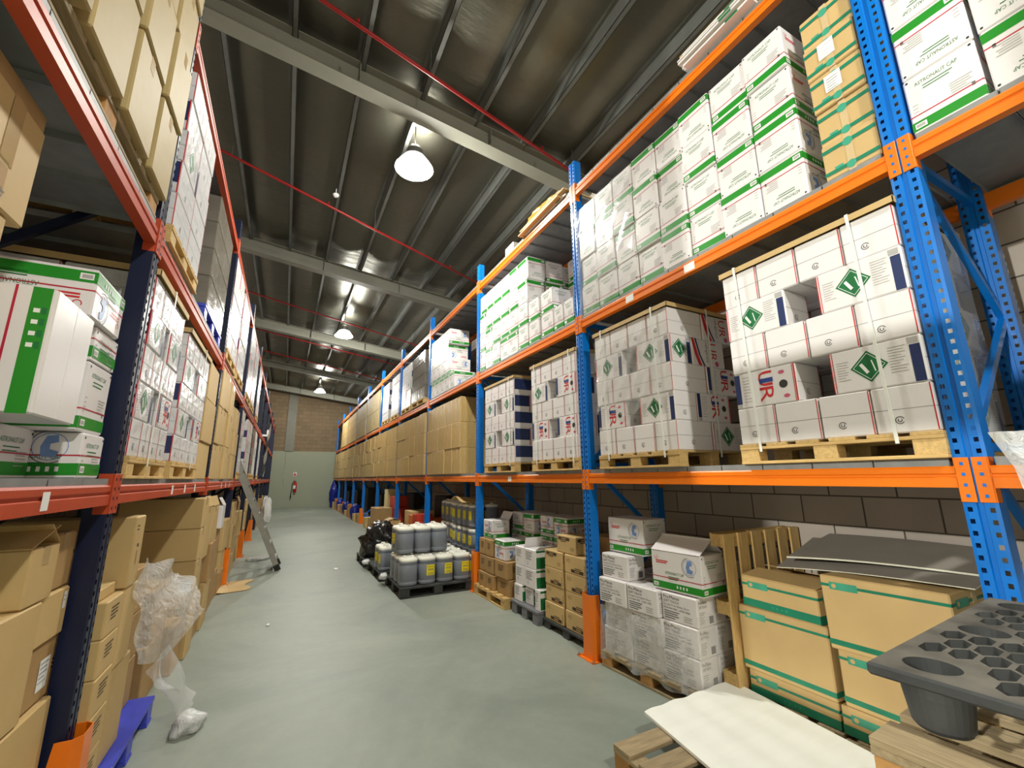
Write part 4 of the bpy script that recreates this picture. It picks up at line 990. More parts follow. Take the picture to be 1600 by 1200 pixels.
# printed brown cartons
plastic_pallet(2.72, 3.66, 1.0, .88, 0, 'dark plastic pallet under the printed brown cartons', 'bplastic', 'plastic pallets on the floor', .095)
GB = 'printed brown cartons beside the second frame'
for c, (a, b) in enumerate(((4.15, 4.52), (3.74, 4.115))):
    for r in range(4):
        j = random.uniform(-.01, .01)
        for q in range(2):
            carton('printed_carton', 2.745+j+q*.33, 3.07+j+q*.33, a, b, .096+r*.182, .096+(r+1)*.182, 'brown', f'printed brown carton, {["far", "near"][c]} column, {ROWN[4][r]} row, {["front", "second"][q]} pile by the second frame', 'carton', GB, flip=(r != 3 or c == 1), detail=2)
carton('printed_carton', 2.76, 3.0, 3.905, 4.28, .826, 1.008, 'brown', 'printed brown carton alone on top of the printed brown stack', 'carton', GB)
carton('brown_carton', 3.08, 3.4, 3.75, 4.1, .826, 1.0, 'kraft', 'brown carton in the shade at the back of the printed stack', 'carton', None, tape='tape')
# white cartons with green panels on the grey pallet
plastic_pallet(2.665, 4.56, .9, .66, 0, 'grey plastic pallet under the white green-panelled cartons', 'gplastic', 'plastic pallets on the floor', .14)
GW = 'white green panelled cartons on the grey pallet'
def wcarton(x0, x1, y0, y1, z0, z1, w, **k): return carton('panelled_carton', x0, x1, y0, y1, z0, z1, 'white', w, 'carton', GW, gap=.002, **k)
MATS['white_p'] = MATS['white']
for k, a in enumerate(((2.70, 2.88, 5.0, 5.2, .141, .335), (2.74, 2.92, 4.79, 4.98, .141, .32), (2.70, 2.92, 4.57, 4.68, .141, .36))):
    o = carton('panelled_carton', *a, 'white', f'white carton with green end panel, {["far", "middle", "near"][k]} of the bottom row, grey pallet', 'carton', GW, gap=.002)
for r in range(2):
    for c, (a, b) in enumerate(((4.68, 4.955), (4.96, 5.2))):
        carton('panelled_carton', 2.72, 2.98, a, b, .337+r*.222, .337+(r+1)*.222, 'white', f'white carton with green end panel, {["near", "far"][c]} column, {["middle", "top"][r]} row, grey pallet', 'carton', GW, gap=.002, flaps=(('F', 150, .1), ('B', 75, .12)) if r == 1 and c == 0 else None)
# brown cartons on the wooden pallet, white ones on top
wood_pallet(2.6, 5.28, .95, 1.0, 0, 'wooden pallet under the plain brown cartons by the column guard', None, h=.13, run='y')
GP = 'plain brown cartons on the wooden pallet'
def bc(x0, x1, y0, y1, z0, z1, w): return carton('brown_carton', x0, x1, y0, y1, z0, z1, 'text', w, 'carton', GP, gap=.002, faces='LF', base='kraft')
bc(2.68, 2.95, 5.30, 5.66, .131, .33, 'brown carton, near corner, bottom row, wooden pallet by the guard')
bc(2.64, 2.9, 5.70, 5.95, .131, .32, 'brown carton, second from the near corner, bottom row, by the guard'); bc(2.64, 2.9, 5.96, 6.22, .131, .32, 'brown carton, third from the near corner, bottom row, by the guard')
bc(2.66, 2.93, 5.32, 5.70, .335, .545, 'brown carton, near corner, middle row, wooden pallet by the guard'); bc(2.65, 2.9, 5.72, 5.97, .33, .54, 'brown carton, second from the near corner, middle row, by the guard'); bc(2.66, 2.92, 5.98, 6.22, .33, .54, 'brown carton, far end, middle row, by the guard')
bc(2.66, 2.92, 5.78, 6.0, .55, .77, 'brown carton, nearer of two on the top row, by the guard'); bc(2.66, 2.92, 6.01, 6.23, .55, .77, 'brown carton, farther of two on the top row, by the guard')
cap(2.68, 3.1, 5.42, 5.74, .55, .80, True, 'white carton with green top band on the brown cartons by the guard', None)
for k, (x, y) in enumerate(((3.12, 5.4), (3.12, 5.75), (3.12, 4.585), (3.12, 4.92))):
    for r in range(3): cap(x, x+.4, y, y+.32, .131+r*.25+(.010 if k > 1 else 0), .131+(r+1)*.25+(.010 if k > 1 else 0), True, f'white carton in the shade, {["third", "fourth", "first", "second"][k]} pile, {ROWN[3][r]} row, behind the brown cartons', 'white cartons behind the brown ones')
cap(2.70, 2.98, 5.85, 6.17, .775, 1.03, False, 'white green-banded carton with a raised brown flap, above brown cartons by guard', None, flaps=(('R', 120, .12),))
for k in range(4): cap(3.13, 3.5, (4.59, 4.93, 5.41, 5.76)[k], (4.9, 5.24, 5.71, 6.06)[k], .894 if k < 2 else .884, 1.13, k % 2 == 0, f'white carton in a shaded row behind, {nth(k)} from the near end', 'shaded white cartons behind', detail=1)
# ------------------------------------------------------------------ grey drums
def drum(x, y, z, label, group, rz=0, yellow=True):
    r = empty('jerrycan', (x, y, z), (0, 0, rz))
    if 'drum' not in PM:
        b = MB(); b.smooth = True; q = .128
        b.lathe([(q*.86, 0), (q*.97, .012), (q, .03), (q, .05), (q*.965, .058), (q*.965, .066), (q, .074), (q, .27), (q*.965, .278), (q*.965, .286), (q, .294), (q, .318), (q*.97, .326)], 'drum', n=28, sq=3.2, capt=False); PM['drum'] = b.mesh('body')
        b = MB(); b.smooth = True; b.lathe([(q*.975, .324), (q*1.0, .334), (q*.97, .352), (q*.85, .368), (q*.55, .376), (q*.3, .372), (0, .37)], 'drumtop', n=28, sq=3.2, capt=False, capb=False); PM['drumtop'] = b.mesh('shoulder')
        b = MB(); b.smooth = True; b.lathe([(.026, 0), (.026, .02), (.022, .024), (0, .024)], 'drumtop', (.06, .0, .369), 14, capb=False, capt=False); PM['dcap'] = b.mesh('screw_cap')
        b = MB(); b.smooth = True; b.tube([(-.07, -.03, .372), (-.05, -.02, .392), (-.05, .03, .392), (-.07, .045, .372)], .009, 'drumtop', 8); PM['dh'] = b.mesh('handle')
        b = MB(); n = 6
        for i in range(n):
            a0, a1 = R(-26+52*i/n-90+14), R(-26+52*(i+1)/n-90+14)
            f = lambda a: q*1.012/((abs(math.cos(a))**3.2+abs(math.sin(a))**3.2)**(1/3.2))
            b.face([(f(a0)*math.cos(a0), f(a0)*math.sin(a0), .12), (f(a1)*math.cos(a1), f(a1)*math.sin(a1), .12), (f(a1)*math.cos(a1), f(a1)*math.sin(a1), .262), (f(a0)*math.cos(a0), f(a0)*math.sin(a0), .262)], 'yellow')
            for zz in (.23, .2, .185, .15, .13):
                if 0 < i < n-1: b.face([(f(a0)*1.004*math.cos(a0), f(a0)*1.004*math.sin(a0), zz), (f(a1)*1.004*math.cos(a1), f(a1)*1.004*math.sin(a1), zz), (f(a1)*1.004*math.cos(a1), f(a1)*1.004*math.sin(a1), zz+.007), (f(a0)*1.004*math.cos(a0), f(a0)*1.004*math.sin(a0), zz+.007)], 'midink')
        PM['dl'] = b.mesh('yellow_label')
    bo = place('body', PM['drum'], r); sh = place('shoulder', PM['drumtop'], r); place('screw_cap', PM['dcap'], sh); place('handle', PM['dh'], sh)
    if yellow: place('yellow_label', PM['dl'], bo)
    return tag(r, label, 'jerrycan', group)
plastic_pallet(1.56, 6.41, 1.1, 1.05, 0, 'black plastic pallet under the two-tier grey jerrycans', 'bplastic', 'plastic pallets on the floor')
plastic_pallet(1.5, 7.62, 1.1, 1.15, 0, 'black plastic pallet under the single-tier grey jerrycans', 'bplastic', 'plastic pallets on the floor')
plastic_pallet(1.46, 8.95, 1.0, .9, 0, 'black plastic pallet under the black bag', 'bplastic', 'plastic pallets on the floor')
GD = 'grey jerrycans on the front black pallet'
for r in range(3):
    for c in range(4):
        if r == 2 and c == 0: pass
        drum(1.69+c*.268, 6.56+r*.262, .151, f'grey jerrycan, {nth(c)} from the aisle, {["front", "middle", "rear"][r]} row, lower tier', GD, R(random.uniform(-3, 3)), yellow=not (r == 0 and c == 0))
for r in range(2):
    for c in range(3):
        drum(1.69+c*.262, 6.81+r*.26, .151+.396, f'grey jerrycan, {nth(c)} from the aisle, {["front", "rear"][r]} row, upper tier', GD, R(180+random.uniform(-3, 3)) if r == 0 else R(-90), yellow=True)
GD2 = 'grey jerrycans on the second black pallet'
for r in range(2):
    for c in range(3):
        drum(1.63+c*.266, 7.78+r*.27, .151, f'grey jerrycan, {nth(c)} from the aisle, {["near", "far"][r]} row, second black pallet', GD2, R(-90+random.uniform(-4, 4)))
GD3 = 'grey jerrycans stacked deep in the bay'
for c in range(4):
    for t in range(3):
        for q in range(2):
            drum(2.98+.268*q, 7.12+c*.268, .02+t*.396, f'grey jerrycan in the shaded stack, {nth(c)} from the frame, {ROWN[3][t]} tier, {["front", "rear"][q]} file', GD3, R(-96))
for c in range(3):
    for t in range(3): drum(3.05, 8.24+c*.268, .02+t*.396, f'grey jerrycan in the shade past the cardboard lid, {nth(c)} of three piles, {ROWN[3][t]} tier', GD3, R(-96))
slab_sheet('cardboard_sheet', sheet_fn((2.70, 7.05, 1.225), (2.72, 7.78, 1.225), (3.35, 7.78, 1.222), (3.35, 7.05, 1.222), .006, lambda u, v: .09*math.exp(-((u-.55)/.28)**2)*(1-v*.7)+.004), 12, 4, .006, 'tan', 'bent cardboard sheet lying over the shaded jerrycan stack', 'cardboard')
blob('refuse_bag', (1.84, 9.3, .151), (.34, .42, .33), 'blackbag', 'black plastic bag slumped on the rear black pallet', 'bag', 9, .3, crumple=.4)
for k, (x, y) in enumerate(((1.53, 7.35), (1.5, 8.75))): blob('film_scrap', (x-.02, y, .1), (.07, .1, .05), 'whitebag', f'crumpled scrap of clear film at the {["nearer", "farther"][k]} pallet edge', 'plastic scrap', 20+k, .3, n=16)
# boxes on the floor beyond the drums
GF = 'brown cartons beyond the jerrycans'
def fb(name, x0, x1, y0, y1, z0, z1, m, w, cat='carton', **k): return carton(name, x0, x1, y0, y1, z0, z1, m, w, cat, None, **k)
fb('brown_carton', 2.25, 2.62, 10.9, 11.4, 0, .34, 'kraft', 'brown carton on the floor in front of the orange-red boxes', tape='tape'); fb('brown_carton', 2.28, 2.6, 10.92, 11.35, .34, .64, 'tan', 'brown carton upon another in front of the orange-red boxes', tape='tape', flaps=(('L', 20, .15), ('R', 20, .15)))
fb('brown_carton', 2.75, 3.3, 10.5, 11.2, .0, .86, 'tan', 'wide brown carton behind the pair by the orange-red boxes', tape='tape')
fb('brown_carton', 2.3, 2.75, 12.5, 13.3, 0, .4, 'kraft', 'big brown carton, lower of two, before the white tall box', tape='tape', yaw=4); fb('brown_carton', 2.28, 2.72, 12.5, 13.3, .4, .84, 'kraft', 'big brown carton, upper of two, before the white tall box', tape='tape')
fb('cream_box', 2.75, 3.05, 13.4, 13.8, 0, 1.32, 'cream', 'tall cream box beside the red box beyond the jerrycans', 'box'); fb('red_box', 2.8, 3.2, 12.6, 13.2, .84, 1.14, 'redbox', 'red box on cartons beside the tall cream box', 'box'); fb('red_box', 2.8, 3.2, 12.5, 13.2, 0, .84, 'redbox', 'red carton standing under the red box', 'box')
for k, (a, b, c, d, h_, m) in enumerate(((2.62, 3.0, 9.55, 9.85, .86, 'redbox'), (2.62, 2.95, 9.87, 10.2, .82, 'orangebox'), (2.62, 3.0, 9.22, 9.53, .7, 'redbox'), (3.03, 3.4, 9.25, 9.9, .75, 'orangebox'))):
    fb('printed_box', a, b, c+.1, d+.1, 0, h_, m, ['red box with white print, middle of the group beyond the jerrycans', 'orange box at the far end of the red boxes', 'low red box nearest the jerrycans', 'orange box behind the red boxes near the frame'][k], 'box')
rnd = random.Random(4)
for i in range(5, 10):
    y = UY[i+1]+.3; u = nth(i-5)
    h_ = rnd.uniform(.3, .6)
    fb('brown_carton', 2.6, 3.0, y, y+.5, 0, h_, rnd.choice(['kraft', 'tan']), f'brown floor carton in the {u} shaded bay past the red boxes, nearer one', tape='tape')
    fb('brown_carton', 2.55, 2.9, y+.7, y+1.1, 0, rnd.uniform(.2, .4), 'tan', f'brown floor carton in the {u} shaded bay past the red boxes, farther one')
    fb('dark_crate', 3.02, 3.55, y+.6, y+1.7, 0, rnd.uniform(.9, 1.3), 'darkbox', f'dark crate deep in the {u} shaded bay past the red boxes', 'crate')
    if 5 < i < 9: blob('blue_sack', (2.74, y+1.72, 0), (.2, .3, .35), 'bluetarp', f'blue plastic sack on the floor, {u} shaded bay past the red boxes', 'sack', i, .2, n=16)
blob('blue_tarpaulin', (2.72, 28.33, 0), (.26, .26, .85), 'bluetarp', 'tall blue tarpaulin heap at the end wall', 'tarpaulin', 77, .15)
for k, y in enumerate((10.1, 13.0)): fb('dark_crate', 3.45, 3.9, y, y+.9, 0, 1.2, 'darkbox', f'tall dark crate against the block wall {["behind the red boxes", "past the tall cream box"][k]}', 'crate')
# ------------------------------------------------------------------ ladder-side row
# lower shelf, nearest bay: white green-banded cartons and brown ones
GL = 'white cap cartons on the lower ladder-side shelf'
cap(-1.10, -.78, 2.50, 2.74, E1, E1+.195, False, 'white green-banded carton at the shelf corner beside the dark frame', GL, faces='RF')
cap(-1.25, -.93, 2.20, 2.49, E1, E1+.2, False, 'white green-banded carton, second from the shelf corner, under the upended one', GL, faces='RF')
cap(-1.55, -1.11, 2.50, 2.74, E1, E1+.21, False, 'white green-banded carton deep on the shelf behind the corner one', GL, faces='RF')
cap(-1.15, -.79, 2.44, 2.72, E1+.197, E1+.5, False, 'white green-banded carton standing above the shelf corner carton', GL, faces='RF')
o = cap(-1.4, -.775, 2.30, 2.66, E1+.66, E1+.87, True, 'long white carton with green top band, topmost by the dark frame', GL, faces='RF')
cap(-1.5, -1.17, 2.40, 2.72, E1+.215, E1+.65, False, 'tall white carton under the long topmost carton', GL, faces='RF')
cap(-1.15, -.79, 2.44, 2.72, E1+.505, E1+.655, False, 'flat white carton under the long topmost carton', GL, faces='RF')
# upended carton: band runs vertically, blank base toward the aisle
mb = base_box(.62, .34, .43, 'white', .006); fr = Fr(mb, 'F', .62, .34, .43); U, V = .62, .43
fr.rect(U-.062, U-.012, .0, V, 'green'); fr.rect(U-.104, U-.097, 0, V, 'red')
for i in range(4): fr.rect(U-.05, U-.034, V-.09-i*.04, V-.075-i*.04, 'paper', 2); fr.rect(U-.03, U-.018, V-.094-i*.04, V-.07-i*.04, 'dgreen', 2)
fr.text('ASTRONAUT CAP', U-.2, .1, .04, 'greenink', rot=90, width=.24); fr.text('Non-woven', U-.16, .12, .026, 'greenink', rot=90, width=.15); fr.text('Disposable', U-.135, .12, .024, 'greenink', rot=90, width=.13)
fr.ring(U-.27, V*.85, .055, .06, 'greenink', 200, 400); fr.shape([(U-.32, V*.8), (U-.27, V*.78), (U-.25, V*.9), (U-.3, V*.95)], 'logoblue')
for i in range(3): fr.rect(U-.16+i*.02, U-.153+i*.02, .02, .075, 'greenink')
o = place('cap_carton', mb.mesh('cap_carton'), None, (-1.06, 2.10, E1+.203), (0, 0, R(1.5)))
for k, (sy, sg) in enumerate(((-.17, 1), (.17, -1))):
    f = MB(); f.box(.309, .313, min(sy, 0)+.003, max(sy, 0)-.003, .004, .426, 'white'); f.obj('flap', o)
tag(o, 'white carton turned on end so its green band runs upright, nearest the viewer', 'carton', GL)
cap(-1.36, -1.0, 1.94, 2.19, E1, E1+.201, False, 'white green-banded carton under the upended one, with blue cap print', GL, faces='RF')
o = carton('brown_carton', -1.35, -.85, 1.38, 1.905, 2.46, 2.83, 'tan', 'brown carton with clear tape high by the viewer under the rusty beam', 'carton', None, tape=None)
t = MB(); fr = Fr(t, 'R', .494, .519, .369); fr.e = .0015; fr.rect(fr.U*.62, fr.U*.75, .14, fr.V, 'tape'); fr.rect(fr.U*.6, fr.U*.72, 0, .15, 'tapeclear'); fr.e = .0025; fr.rect(fr.U*.62, fr.U*.72, .06, .13, 'kraft'); fr.lines(fr.U*.62, fr.U*.74, .05, 2, .015, 'midink', .006); t.obj('tape', o)
t = MB(); t.box(.236, .24, -.255, .255, .368, .43, 'kraft'); t.obj('flap', o)
carton('brown_carton', -1.35, -.86, 1.33, 1.84, 2.05, 2.459, 'tan', 'brown carton under the clear-taped one near the viewer', 'carton', None, tape='tape')
carton('brown_carton', -1.35, -.86, 1.33, 1.84, E1, 2.049, 'kraft', 'brown carton at the foot of the pile near the viewer, lower shelf', 'carton', None, tape='tape')
cap(-1.70, -1.45, 1.9, 2.45, E1, E1+.66, False, 'large white carton at the back of the nearest ladder-side shelf', GL, faces='RF', detail=1)
# wrapped loads on the lower shelf
refload('L', -.74, 2.95, 3.74, E1, 'first wrapped load, lower ladder-side shelf', base='whitefilm', rh=.205, pal=.115, detail=1, skinds=[('plain', 'plain'), ('end', 'end'), ('plain', 'plain'), ('end', 'end'), ('plain', 'plain')], straps=(3.3,))
refload('L', -.74, 3.93, 4.95, E1, 'second wrapped load, lower ladder-side shelf', base='whitefilm', rh=.195, pal=.125, detail=1, skinds=[('end', 'plain'), ('plain', 'plain'), ('end', 'end'), ('plain', 'plain'), ('plain', 'plain')], straps=(4.6,))
GK = 'plain brown cartons on the lower ladder-side shelf'
n = 0
for a, b, hs, xo in ((5.03, 5.66, (.36, .42, .37), 0), (5.86, 6.3, (.40, .43, .45), .01), (6.32, 6.76, (.42, .44, .45), 0), (6.8, 7.25, (.42, .42, .42), .012), (7.3, 7.8, (.36, .36, .36), -.01), (7.85, 8.4, (.36, .36, .36), .0)):
    z = E1
    for r, h_ in enumerate(hs):
        carton('stacked_carton', -1.35+xo, -.745+xo+random.uniform(-.01, .015), a, b, z, z+h_, 'tan', f'plain brown carton, {nth(n)} pile past the wrapped loads, {ROWN[3][r]} row, ladder side', 'carton', GK, tape='tape'); z += h_
    n += 1
for k, (a, b) in enumerate(((8.78, 9.42), (10.22, 11.45), (11.68, 12.6), (12.7, 13.6), (14.6, 15.6))):
    refload('L', -.745, a, b, E1, f'{nth(k)} load past the brown piles', base='whitefilm' if k != 2 else 'greywrap', rh=.215, pal=.125, detail=0, cap=False, skinds=[('plain', 'plain'), ('end', 'end')]*3)
# middle shelf: big film-wrapped brown cartons toward the viewer
wood_pallet(-1.55, 1.34, .80, 1.42, E2, 'wooden pallet under the big wrapped brown cartons over the viewer', 'pallets on the racking', old=True, h=.115, run='y')
GM_ = 'big wrapped brown cartons on the middle shelf'
for c, (a, b) in enumerate(((1.32, 1.66), (1.68, 2.04), (2.06, 2.42), (2.45, 2.785))):
    for r in range(4):
        b2 = b
        carton('bulk_carton', -1.26, -.70+random.uniform(-.010, .010), a, b2, E2+.117+r*.432, E2+.117+(r+1)*.422, 'tanfilm', f'big film-wrapped brown carton, {nth(c)} column along the middle shelf, {ROWN[4][r]} row', 'carton', GM_, gap=.013, jit=.8, tape='tapeclear')
LABELS_FIX = None
refload('L', -.74, 3.02, 3.86, E2, 'white load behind big brown cartons', base='whitefilm', rh=.225, pal=.115, detail=0, cap=False, skinds=[('plain', 'plain')]*5)
plastic_pallet(-1.55, 4.4, .8, 1.05, E2, 'blue plastic pallet under the dark brown wrapped load, middle shelf', 'bluplastic', 'pallets on the racking', .13)
for c in range(2):
    for r in range(4):
        carton('wrapped_carton', -1.5, -.75, 4.42+c*.5, 4.915+c*.5, E2+.131+r*.27, E2+.131+(r+1)*.27, 'greywrap', f'grey-brown film-wrapped carton on the blue pallet, {["near", "far"][c]} pile, {ROWN[4][r]} row', 'carton', 'grey-brown wrapped cartons on the blue pallet', gap=.001, jit=0, sticker=('F', .55, .3, .12, .12) if c == 0 and r in (1, 2) else None)
for k, (a, b) in enumerate(((5.87, 6.85), (7.05, 8.05), (8.8, 9.8), (9.95, 10.95), (11.68, 12.6))):
    refload('L', -.74, a, b, E2, f'{nth(k)} load past the blue pallet', base='whitefilm', rh=.235, pal=.13, detail=0, cap=False, skinds=[('end', 'plain'), ('plain', 'plain')]*3)
# ---- floor level, ladder side
GQ = 'brown cartons on the floor before the dark frame'
def fc(x0, x1, y0, y1, z0, z1, w, m='tan', **k): return carton('brown_carton', x0, x1, y0, y1, z0, z1, m, w, 'carton', GQ, gap=.002, **k)
fc(-1.35, -.80, 2.315, 2.545, 1.18, 1.392, 'opened brown carton with raised flaps on top of the nearest pile', faces='RF', flaps=(('F', 18, .22), ('B', 40, .12)), tape='tape', jit=0)
fc(-1.3, -.82, 2.555, 2.76, 1.19, 1.42, 'brown carton with dark tape behind the opened one', m='kraft', tape='tape')
fc(-1.3, -.81, 2.50, 2.765, .99, 1.185, 'brown carton with a small white sticker behind the big one', sticker=('R', .78, .55, .03, .07))
fc(-1.4, -.80, 2.165, 2.49, .752, 1.178, 'big plain brown carton under the opened one', jit=0)
fc(-1.4, -.82, 2.50, 2.76, .752, .985, 'brown carton with a white label in the shade by the frame', m='kraft', sticker=('R', .5, .2, .09, .12))
fc(-1.4, -.80, 2.22, 2.76, .305, .748, 'brown carton with a white printed label, nearest to the floor corner', sticker=('R', .02, .1, .075, .25), jit=0)
fc(-1.4, -.82, 2.20, 2.76, .0, .302, 'brown carton on the floor at the foot of the nearest pile', m='kraft')
fc(-1.5, -.9, 1.5, 2.12, .0, .6, 'brown carton on the floor toward the viewer', m='kraft'); fc(-1.5, -.9, 1.5, 2.12, .602, 1.2, 'brown carton upon another toward the viewer', m='kraft')
plastic_pallet(-1.5, 3.20, .82, 1.04, 0, 'blue plastic pallet on the floor under tall brown cartons', 'bluplastic', None, .15)
GT = 'cartons on the blue floor pallet'
for r in range(5):
    carton('printed_carton', -1.2, -.735+random.uniform(-.01, .01), 2.93 if r > 9 else 3.02, 3.285, .152+r*.178, .152+(r+1)*.178, 'text', f'brown carton printed with dark lines, {ROWN[5][r]} of the pile behind the dark frame', 'carton', GT, faces='RF')
carton('printed_carton', -1.2, -.77, 3.02, 3.28, 1.044, 1.1, 'tan', 'flat brown carton on top of the printed pile behind the frame', 'carton', GT)
for r, (a, b, p, q) in enumerate(((.152, .63, 3.35, 3.68), (.632, 1.045, 3.31, 3.57), (1.047, 1.435, 3.295, 3.48))):
    carton('stacked_carton', -1.3, -.74+.006*r, p, q, a, b, 'arrow' if r == 2 else 'tan', f'tall narrow brown carton, {ROWN[3][r]} of the pile on the blue pallet', 'carton', GT, faces='RF')
for r in range(3):
    carton('stacked_carton', -1.4, -.82, 3.70, 4.22, .152+r*.3, .152+(r+1)*.3, 'kraft', f'brown carton behind the tall narrow pile, {ROWN[3][r]} row', 'carton', GT)
GX = 'large brown cartons beside the plastic bag'
for r, (a, b) in enumerate(((0, .44), (.442, .868), (.87, 1.168), (1.17, 1.463))):
    carton('stacked_carton', -1.35, -.685, 5.38, 5.70, a, b, 'tan', f'long brown carton, {ROWN[4][r]} of the pile above the shiny plastic bag', 'carton', GX, faces='RF', tape='tape', sticker=('F', .82, .35, .1, .12) if r == 1 else None)
carton('stacked_carton', -1.3, -.80, 4.4, 4.95, 0, .42, 'kraft', 'brown carton on the floor behind the plastic bag, lower', 'carton', GX); carton('stacked_carton', -1.3, -.80, 4.45, 5.0, .422, .8, 'kraft', 'brown carton behind the plastic bag, upper', 'carton', GX)
carton('stacked_carton', -1.25, -.72, 5.02, 5.34, 0, .4, 'kraft', 'brown carton on the floor beside the long brown pile', 'carton', GX, faces='RF')
# shiny crumpled film spilling into the aisle
rnd = random.Random(12); W_ = [(rnd.uniform(2, 16), rnd.uniform(2, 16), rnd.uniform(0, 6), rnd.uniform(.004, .02)) for _ in range(14)]
def bagf(u, v):
    A, B, Cc, D = Vector((-.715, 3.46, 1.17)), Vector((-.60, 4.15, .996)), Vector((-.42, 3.90, .754)), Vector((-.67, 3.42, .60))
    p = A*(1-u)*(1-v)+B*u*(1-v)+Cc*u*v+D*(1-u)*v
    w = sum(a*math.sin(q*u+s_*v+t_) for q, s_, t_, a in W_)
    return p+Vector((.06*math.sin(PI*u)*math.sin(PI*v)+w*.55, -.03*math.sin(PI*u)*math.sin(PI*v)+w*.3, -.10*math.sin(PI*u)*v+w*.4))
film_sheet('plastic_bag', bagf, 44, 40, 'shiny crumpled clear plastic bag hanging from brown cartons into the aisle', 'plastic bag', 'bagfilm')
def bag2(u, v):
    p = Vector((-.66+.22*u, 3.75+.5*v+.12*u, .42-.36*u)); w = sum(a*math.sin(q*u*.8+s_*v+t_) for q, s_, t_, a in W_); return p+Vector((w*.6, w*.4, .03+w*.5))
film_sheet('plastic_film', bag2, 20, 20, 'thin clear film trailing down beside the blue floor pallet', 'plastic film', 'film')
blob('plastic_bag', (-.43, 3.95, 0), (.09, .13, .06), 'whitebag', 'small crumpled clear bag on the floor beside the blue pallet', 'plastic bag', 31, .3, n=18)
# further piles under the shelf
GY = 'brown cartons under the ladder-side shelf'
spec = [(5.86, 6.25, -.73, (.45, .35, .55)), (6.27, 6.7, -.70, (.5, .42, .42)), (6.72, 7.15, -.74, (.38, .4, .35)), (7.5, 7.95, -.76, (.4, .3, .35)), (8.0, 8.5, -.72, (.3, .3, .45)),
        (8.78, 9.2, -.76, (.5, .4, .3)), (9.25, 9.7, -.73, (.35, .5, .4)), (9.75, 10.3, -.75, (.6, .45)), (10.4, 10.9, -.78, (.4, .4, .4)), (11.0, 11.4, -.76, (.5, .5)), (11.75, 12.4, -.78, (.5, .4)), (13, 13.6, -.8, (.45, .4, .3)), (14.7, 15.4, -.78, (.5, .5)), (17.7, 18.5, -.75, (.5, .45, .4)), (19, 19.8, -.72, (.55, .4)), (20.6, 21.4, -.7, (.5, .5)), (23.5, 24.5, -.7, (.5, .4))]
for k, (a, b, x, hs) in enumerate(spec):
    z = 0
    for r, h_ in enumerate(hs):
        top = r == len(hs)-1
        carton('stacked_carton', -1.3, x+random.uniform(-.02, .02), a, b, z, z+h_, random.choice(['tan', 'kraft', 'tan']), f'brown carton, {nth(k)} pile past the plastic bag, {ROWN[len(hs)][r]} row, ladder-side floor', 'carton', GY, faces='RF', tape='tape', yaw=random.uniform(-2, 2), flaps=(('R', 70, .12),) if top and k in (0, 1, 3, 8) else None); z += h_
carton('white_box', -1.1, -.70, 7.18, 7.48, 1.0, 1.3, 'white', 'white carton with raised lid among brown cartons past the plastic bag', 'carton', None, flaps=(('R', 60, .12),)); carton('brown_carton', -1.2, -.74, 7.16, 7.49, 0, .998, 'kraft', 'tall brown carton under the white one past the plastic bag', 'carton', None)
mb = MB(); mb.poly([(-.78, 8.82, .012), (-.52, 7.72, .05), (-.46, 8.32, .012), (-.36, 8.76, .012), (-.42, 8.62, .006), (-.6, 8.4, .01)], [(0, 5, 2), (0, 2, 3), (1, 2, 5)], 'tan')
def cf(u, v):
    return Vector((-.80+.44*u+.05*math.sin(v*9)*u, 8.0+.8*v+.1*u, .012+.05*max(0, .35-u)*3*(.5+.5*math.sin(v*5))))
slab_sheet('cardboard_sheet', cf, 10, 12, .006, 'tan', 'torn flat cardboard lying on the floor before an orange guard', 'cardboard')
blob('film_scrap', (-.35, 11.0, 0), (.22, .3, .03), 'bagfilm', 'clear film scrap on the floor under the ladder', 'plastic scrap', 41, .35, n=18)
blob('floor_litter', (-.02, 6.1, 0), (.02, .03, .012), 'paper', 'tiny white scrap alone on the bare aisle floor', 'litter', 42, .3, n=10)
blob('floor_litter', (1.0, 9.1, 0), (.05, .09, .008), 'paper', 'small pale scrap on the floor beside the rear black pallet', 'litter', 43, .3, n=10)
# ladder: wide stringers, flat treads, leaning on the lower beam
r = empty('ladder', (0, 0, 0)); foot = Vector((.03, 0, .03)); top = Vector((-.86, 0, 2.05)); d = (top-foot); ln = d.length; d.normalize()
for i, y in enumerate((9.50, 10.12)):
    mb = MB(); n = Vector((-d.z, 0, d.x))
    mb.bar(foot+Vector((0, y, 0)), top+Vector((0, y, 0)), .03, .09, 'alu'); sg = mb.obj('stringer', r)
    mb = MB(); mb.bar(foot+Vector((.012, y, -.026)), foot+Vector((0, y, 0))+d*.08, .036, .1, 'rubber'); mb.obj('rubber_foot', sg)
for k in range(7):
    p = foot+d*(.2+.29*k); mb = MB(); mb.box(p.x-.05, p.x+.05, 9.515, 10.105, p.z-.012, p.z+.012, 'alu'); mb.obj('tread', r)
tag(r, 'aluminium ladder with flat treads leaning against the rusty orange beam', 'ladder')
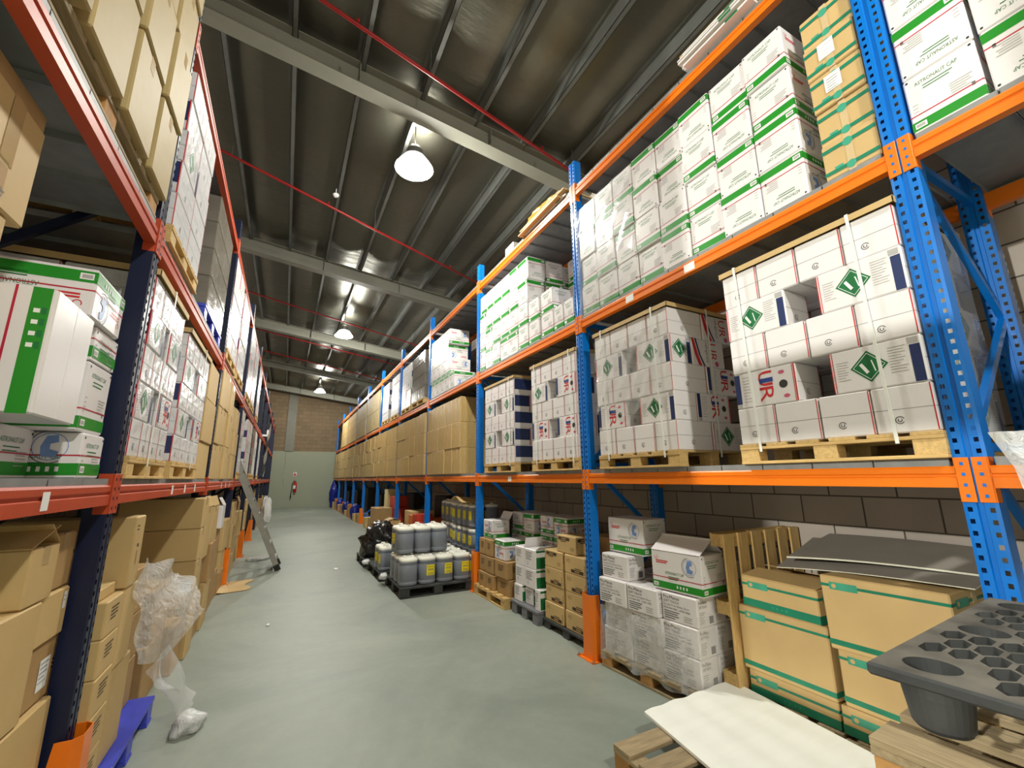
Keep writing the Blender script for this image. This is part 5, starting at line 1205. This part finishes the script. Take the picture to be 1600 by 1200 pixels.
# white film hanging along the far shelf edge and a white arm reaching out of the rack
mb = MB(); mb.bar((-1.25, 16.4, 3.066), (-.62, 16.4, 3.066), .06, .06, 'paper'); mb.box(-.65, -.6, 16.37, 16.43, 3.096, 3.25, 'paper'); tag(mb.obj('white_bar'), 'white bar reaching out of the far ladder-side rack', 'bar')
film_sheet('hanging_film', lambda u, v: (-.66+.04*math.sin(v*14+u*3)-.08*(1-v), 18.7+.5*u+.05*math.sin(v*8), 1.75+2.0*v), 6, 30, 'long strip of white film hanging along the far ladder-side rack', 'plastic film', 'whitebag')
blob('white_sack', (-.52, 19.9, 0), (.18, .28, .55), 'paper', 'white sack leaning by the far brown cartons on the ladder side', 'sack', 51, .3, n=36, crumple=.45)
# ------------------------------------------------------------------ camera, sky, exposure
sc = bpy.context.scene
w = bpy.data.worlds.new('World'); sc.world = w; w.use_nodes = True
w.node_tree.nodes['Background'].inputs[0].default_value = (.6, .65, .7, 1); w.node_tree.nodes['Background'].inputs[1].default_value = .045
cam = bpy.data.cameras.new('camera'); co = bpy.data.objects.new('camera', cam); C.objects.link(co)
f, yaw, pit, roll, hh = 672.09, .4793, .2133, -.0108, 1.635
cam.sensor_fit = 'HORIZONTAL'; cam.sensor_width = 36; cam.lens = 36*f/1600; cam.clip_start = .03; cam.clip_end = 100
fw = Vector((math.sin(yaw)*math.cos(pit), math.cos(yaw)*math.cos(pit), math.sin(pit))); rt = Vector((math.cos(yaw), -math.sin(yaw), 0)); up = rt.cross(fw)
r2 = rt*math.cos(roll)+up*math.sin(roll); u2 = -rt*math.sin(roll)+up*math.cos(roll)
co.matrix_world = Matrix(((r2.x, u2.x, -fw.x, 0), (r2.y, u2.y, -fw.y, 0), (r2.z, u2.z, -fw.z, hh), (0, 0, 0, 1)))
sc.camera = co
sc.view_settings.view_transform = 'Standard'; sc.view_settings.look = 'None'; sc.view_settings.gamma = 1; sc.view_settings.exposure = .75
sc.cycles.max_bounces = 8; sc.cycles.transparent_max_bounces = 12; sc.cycles.use_denoising = True
sc.cycles.sample_clamp_indirect = 6
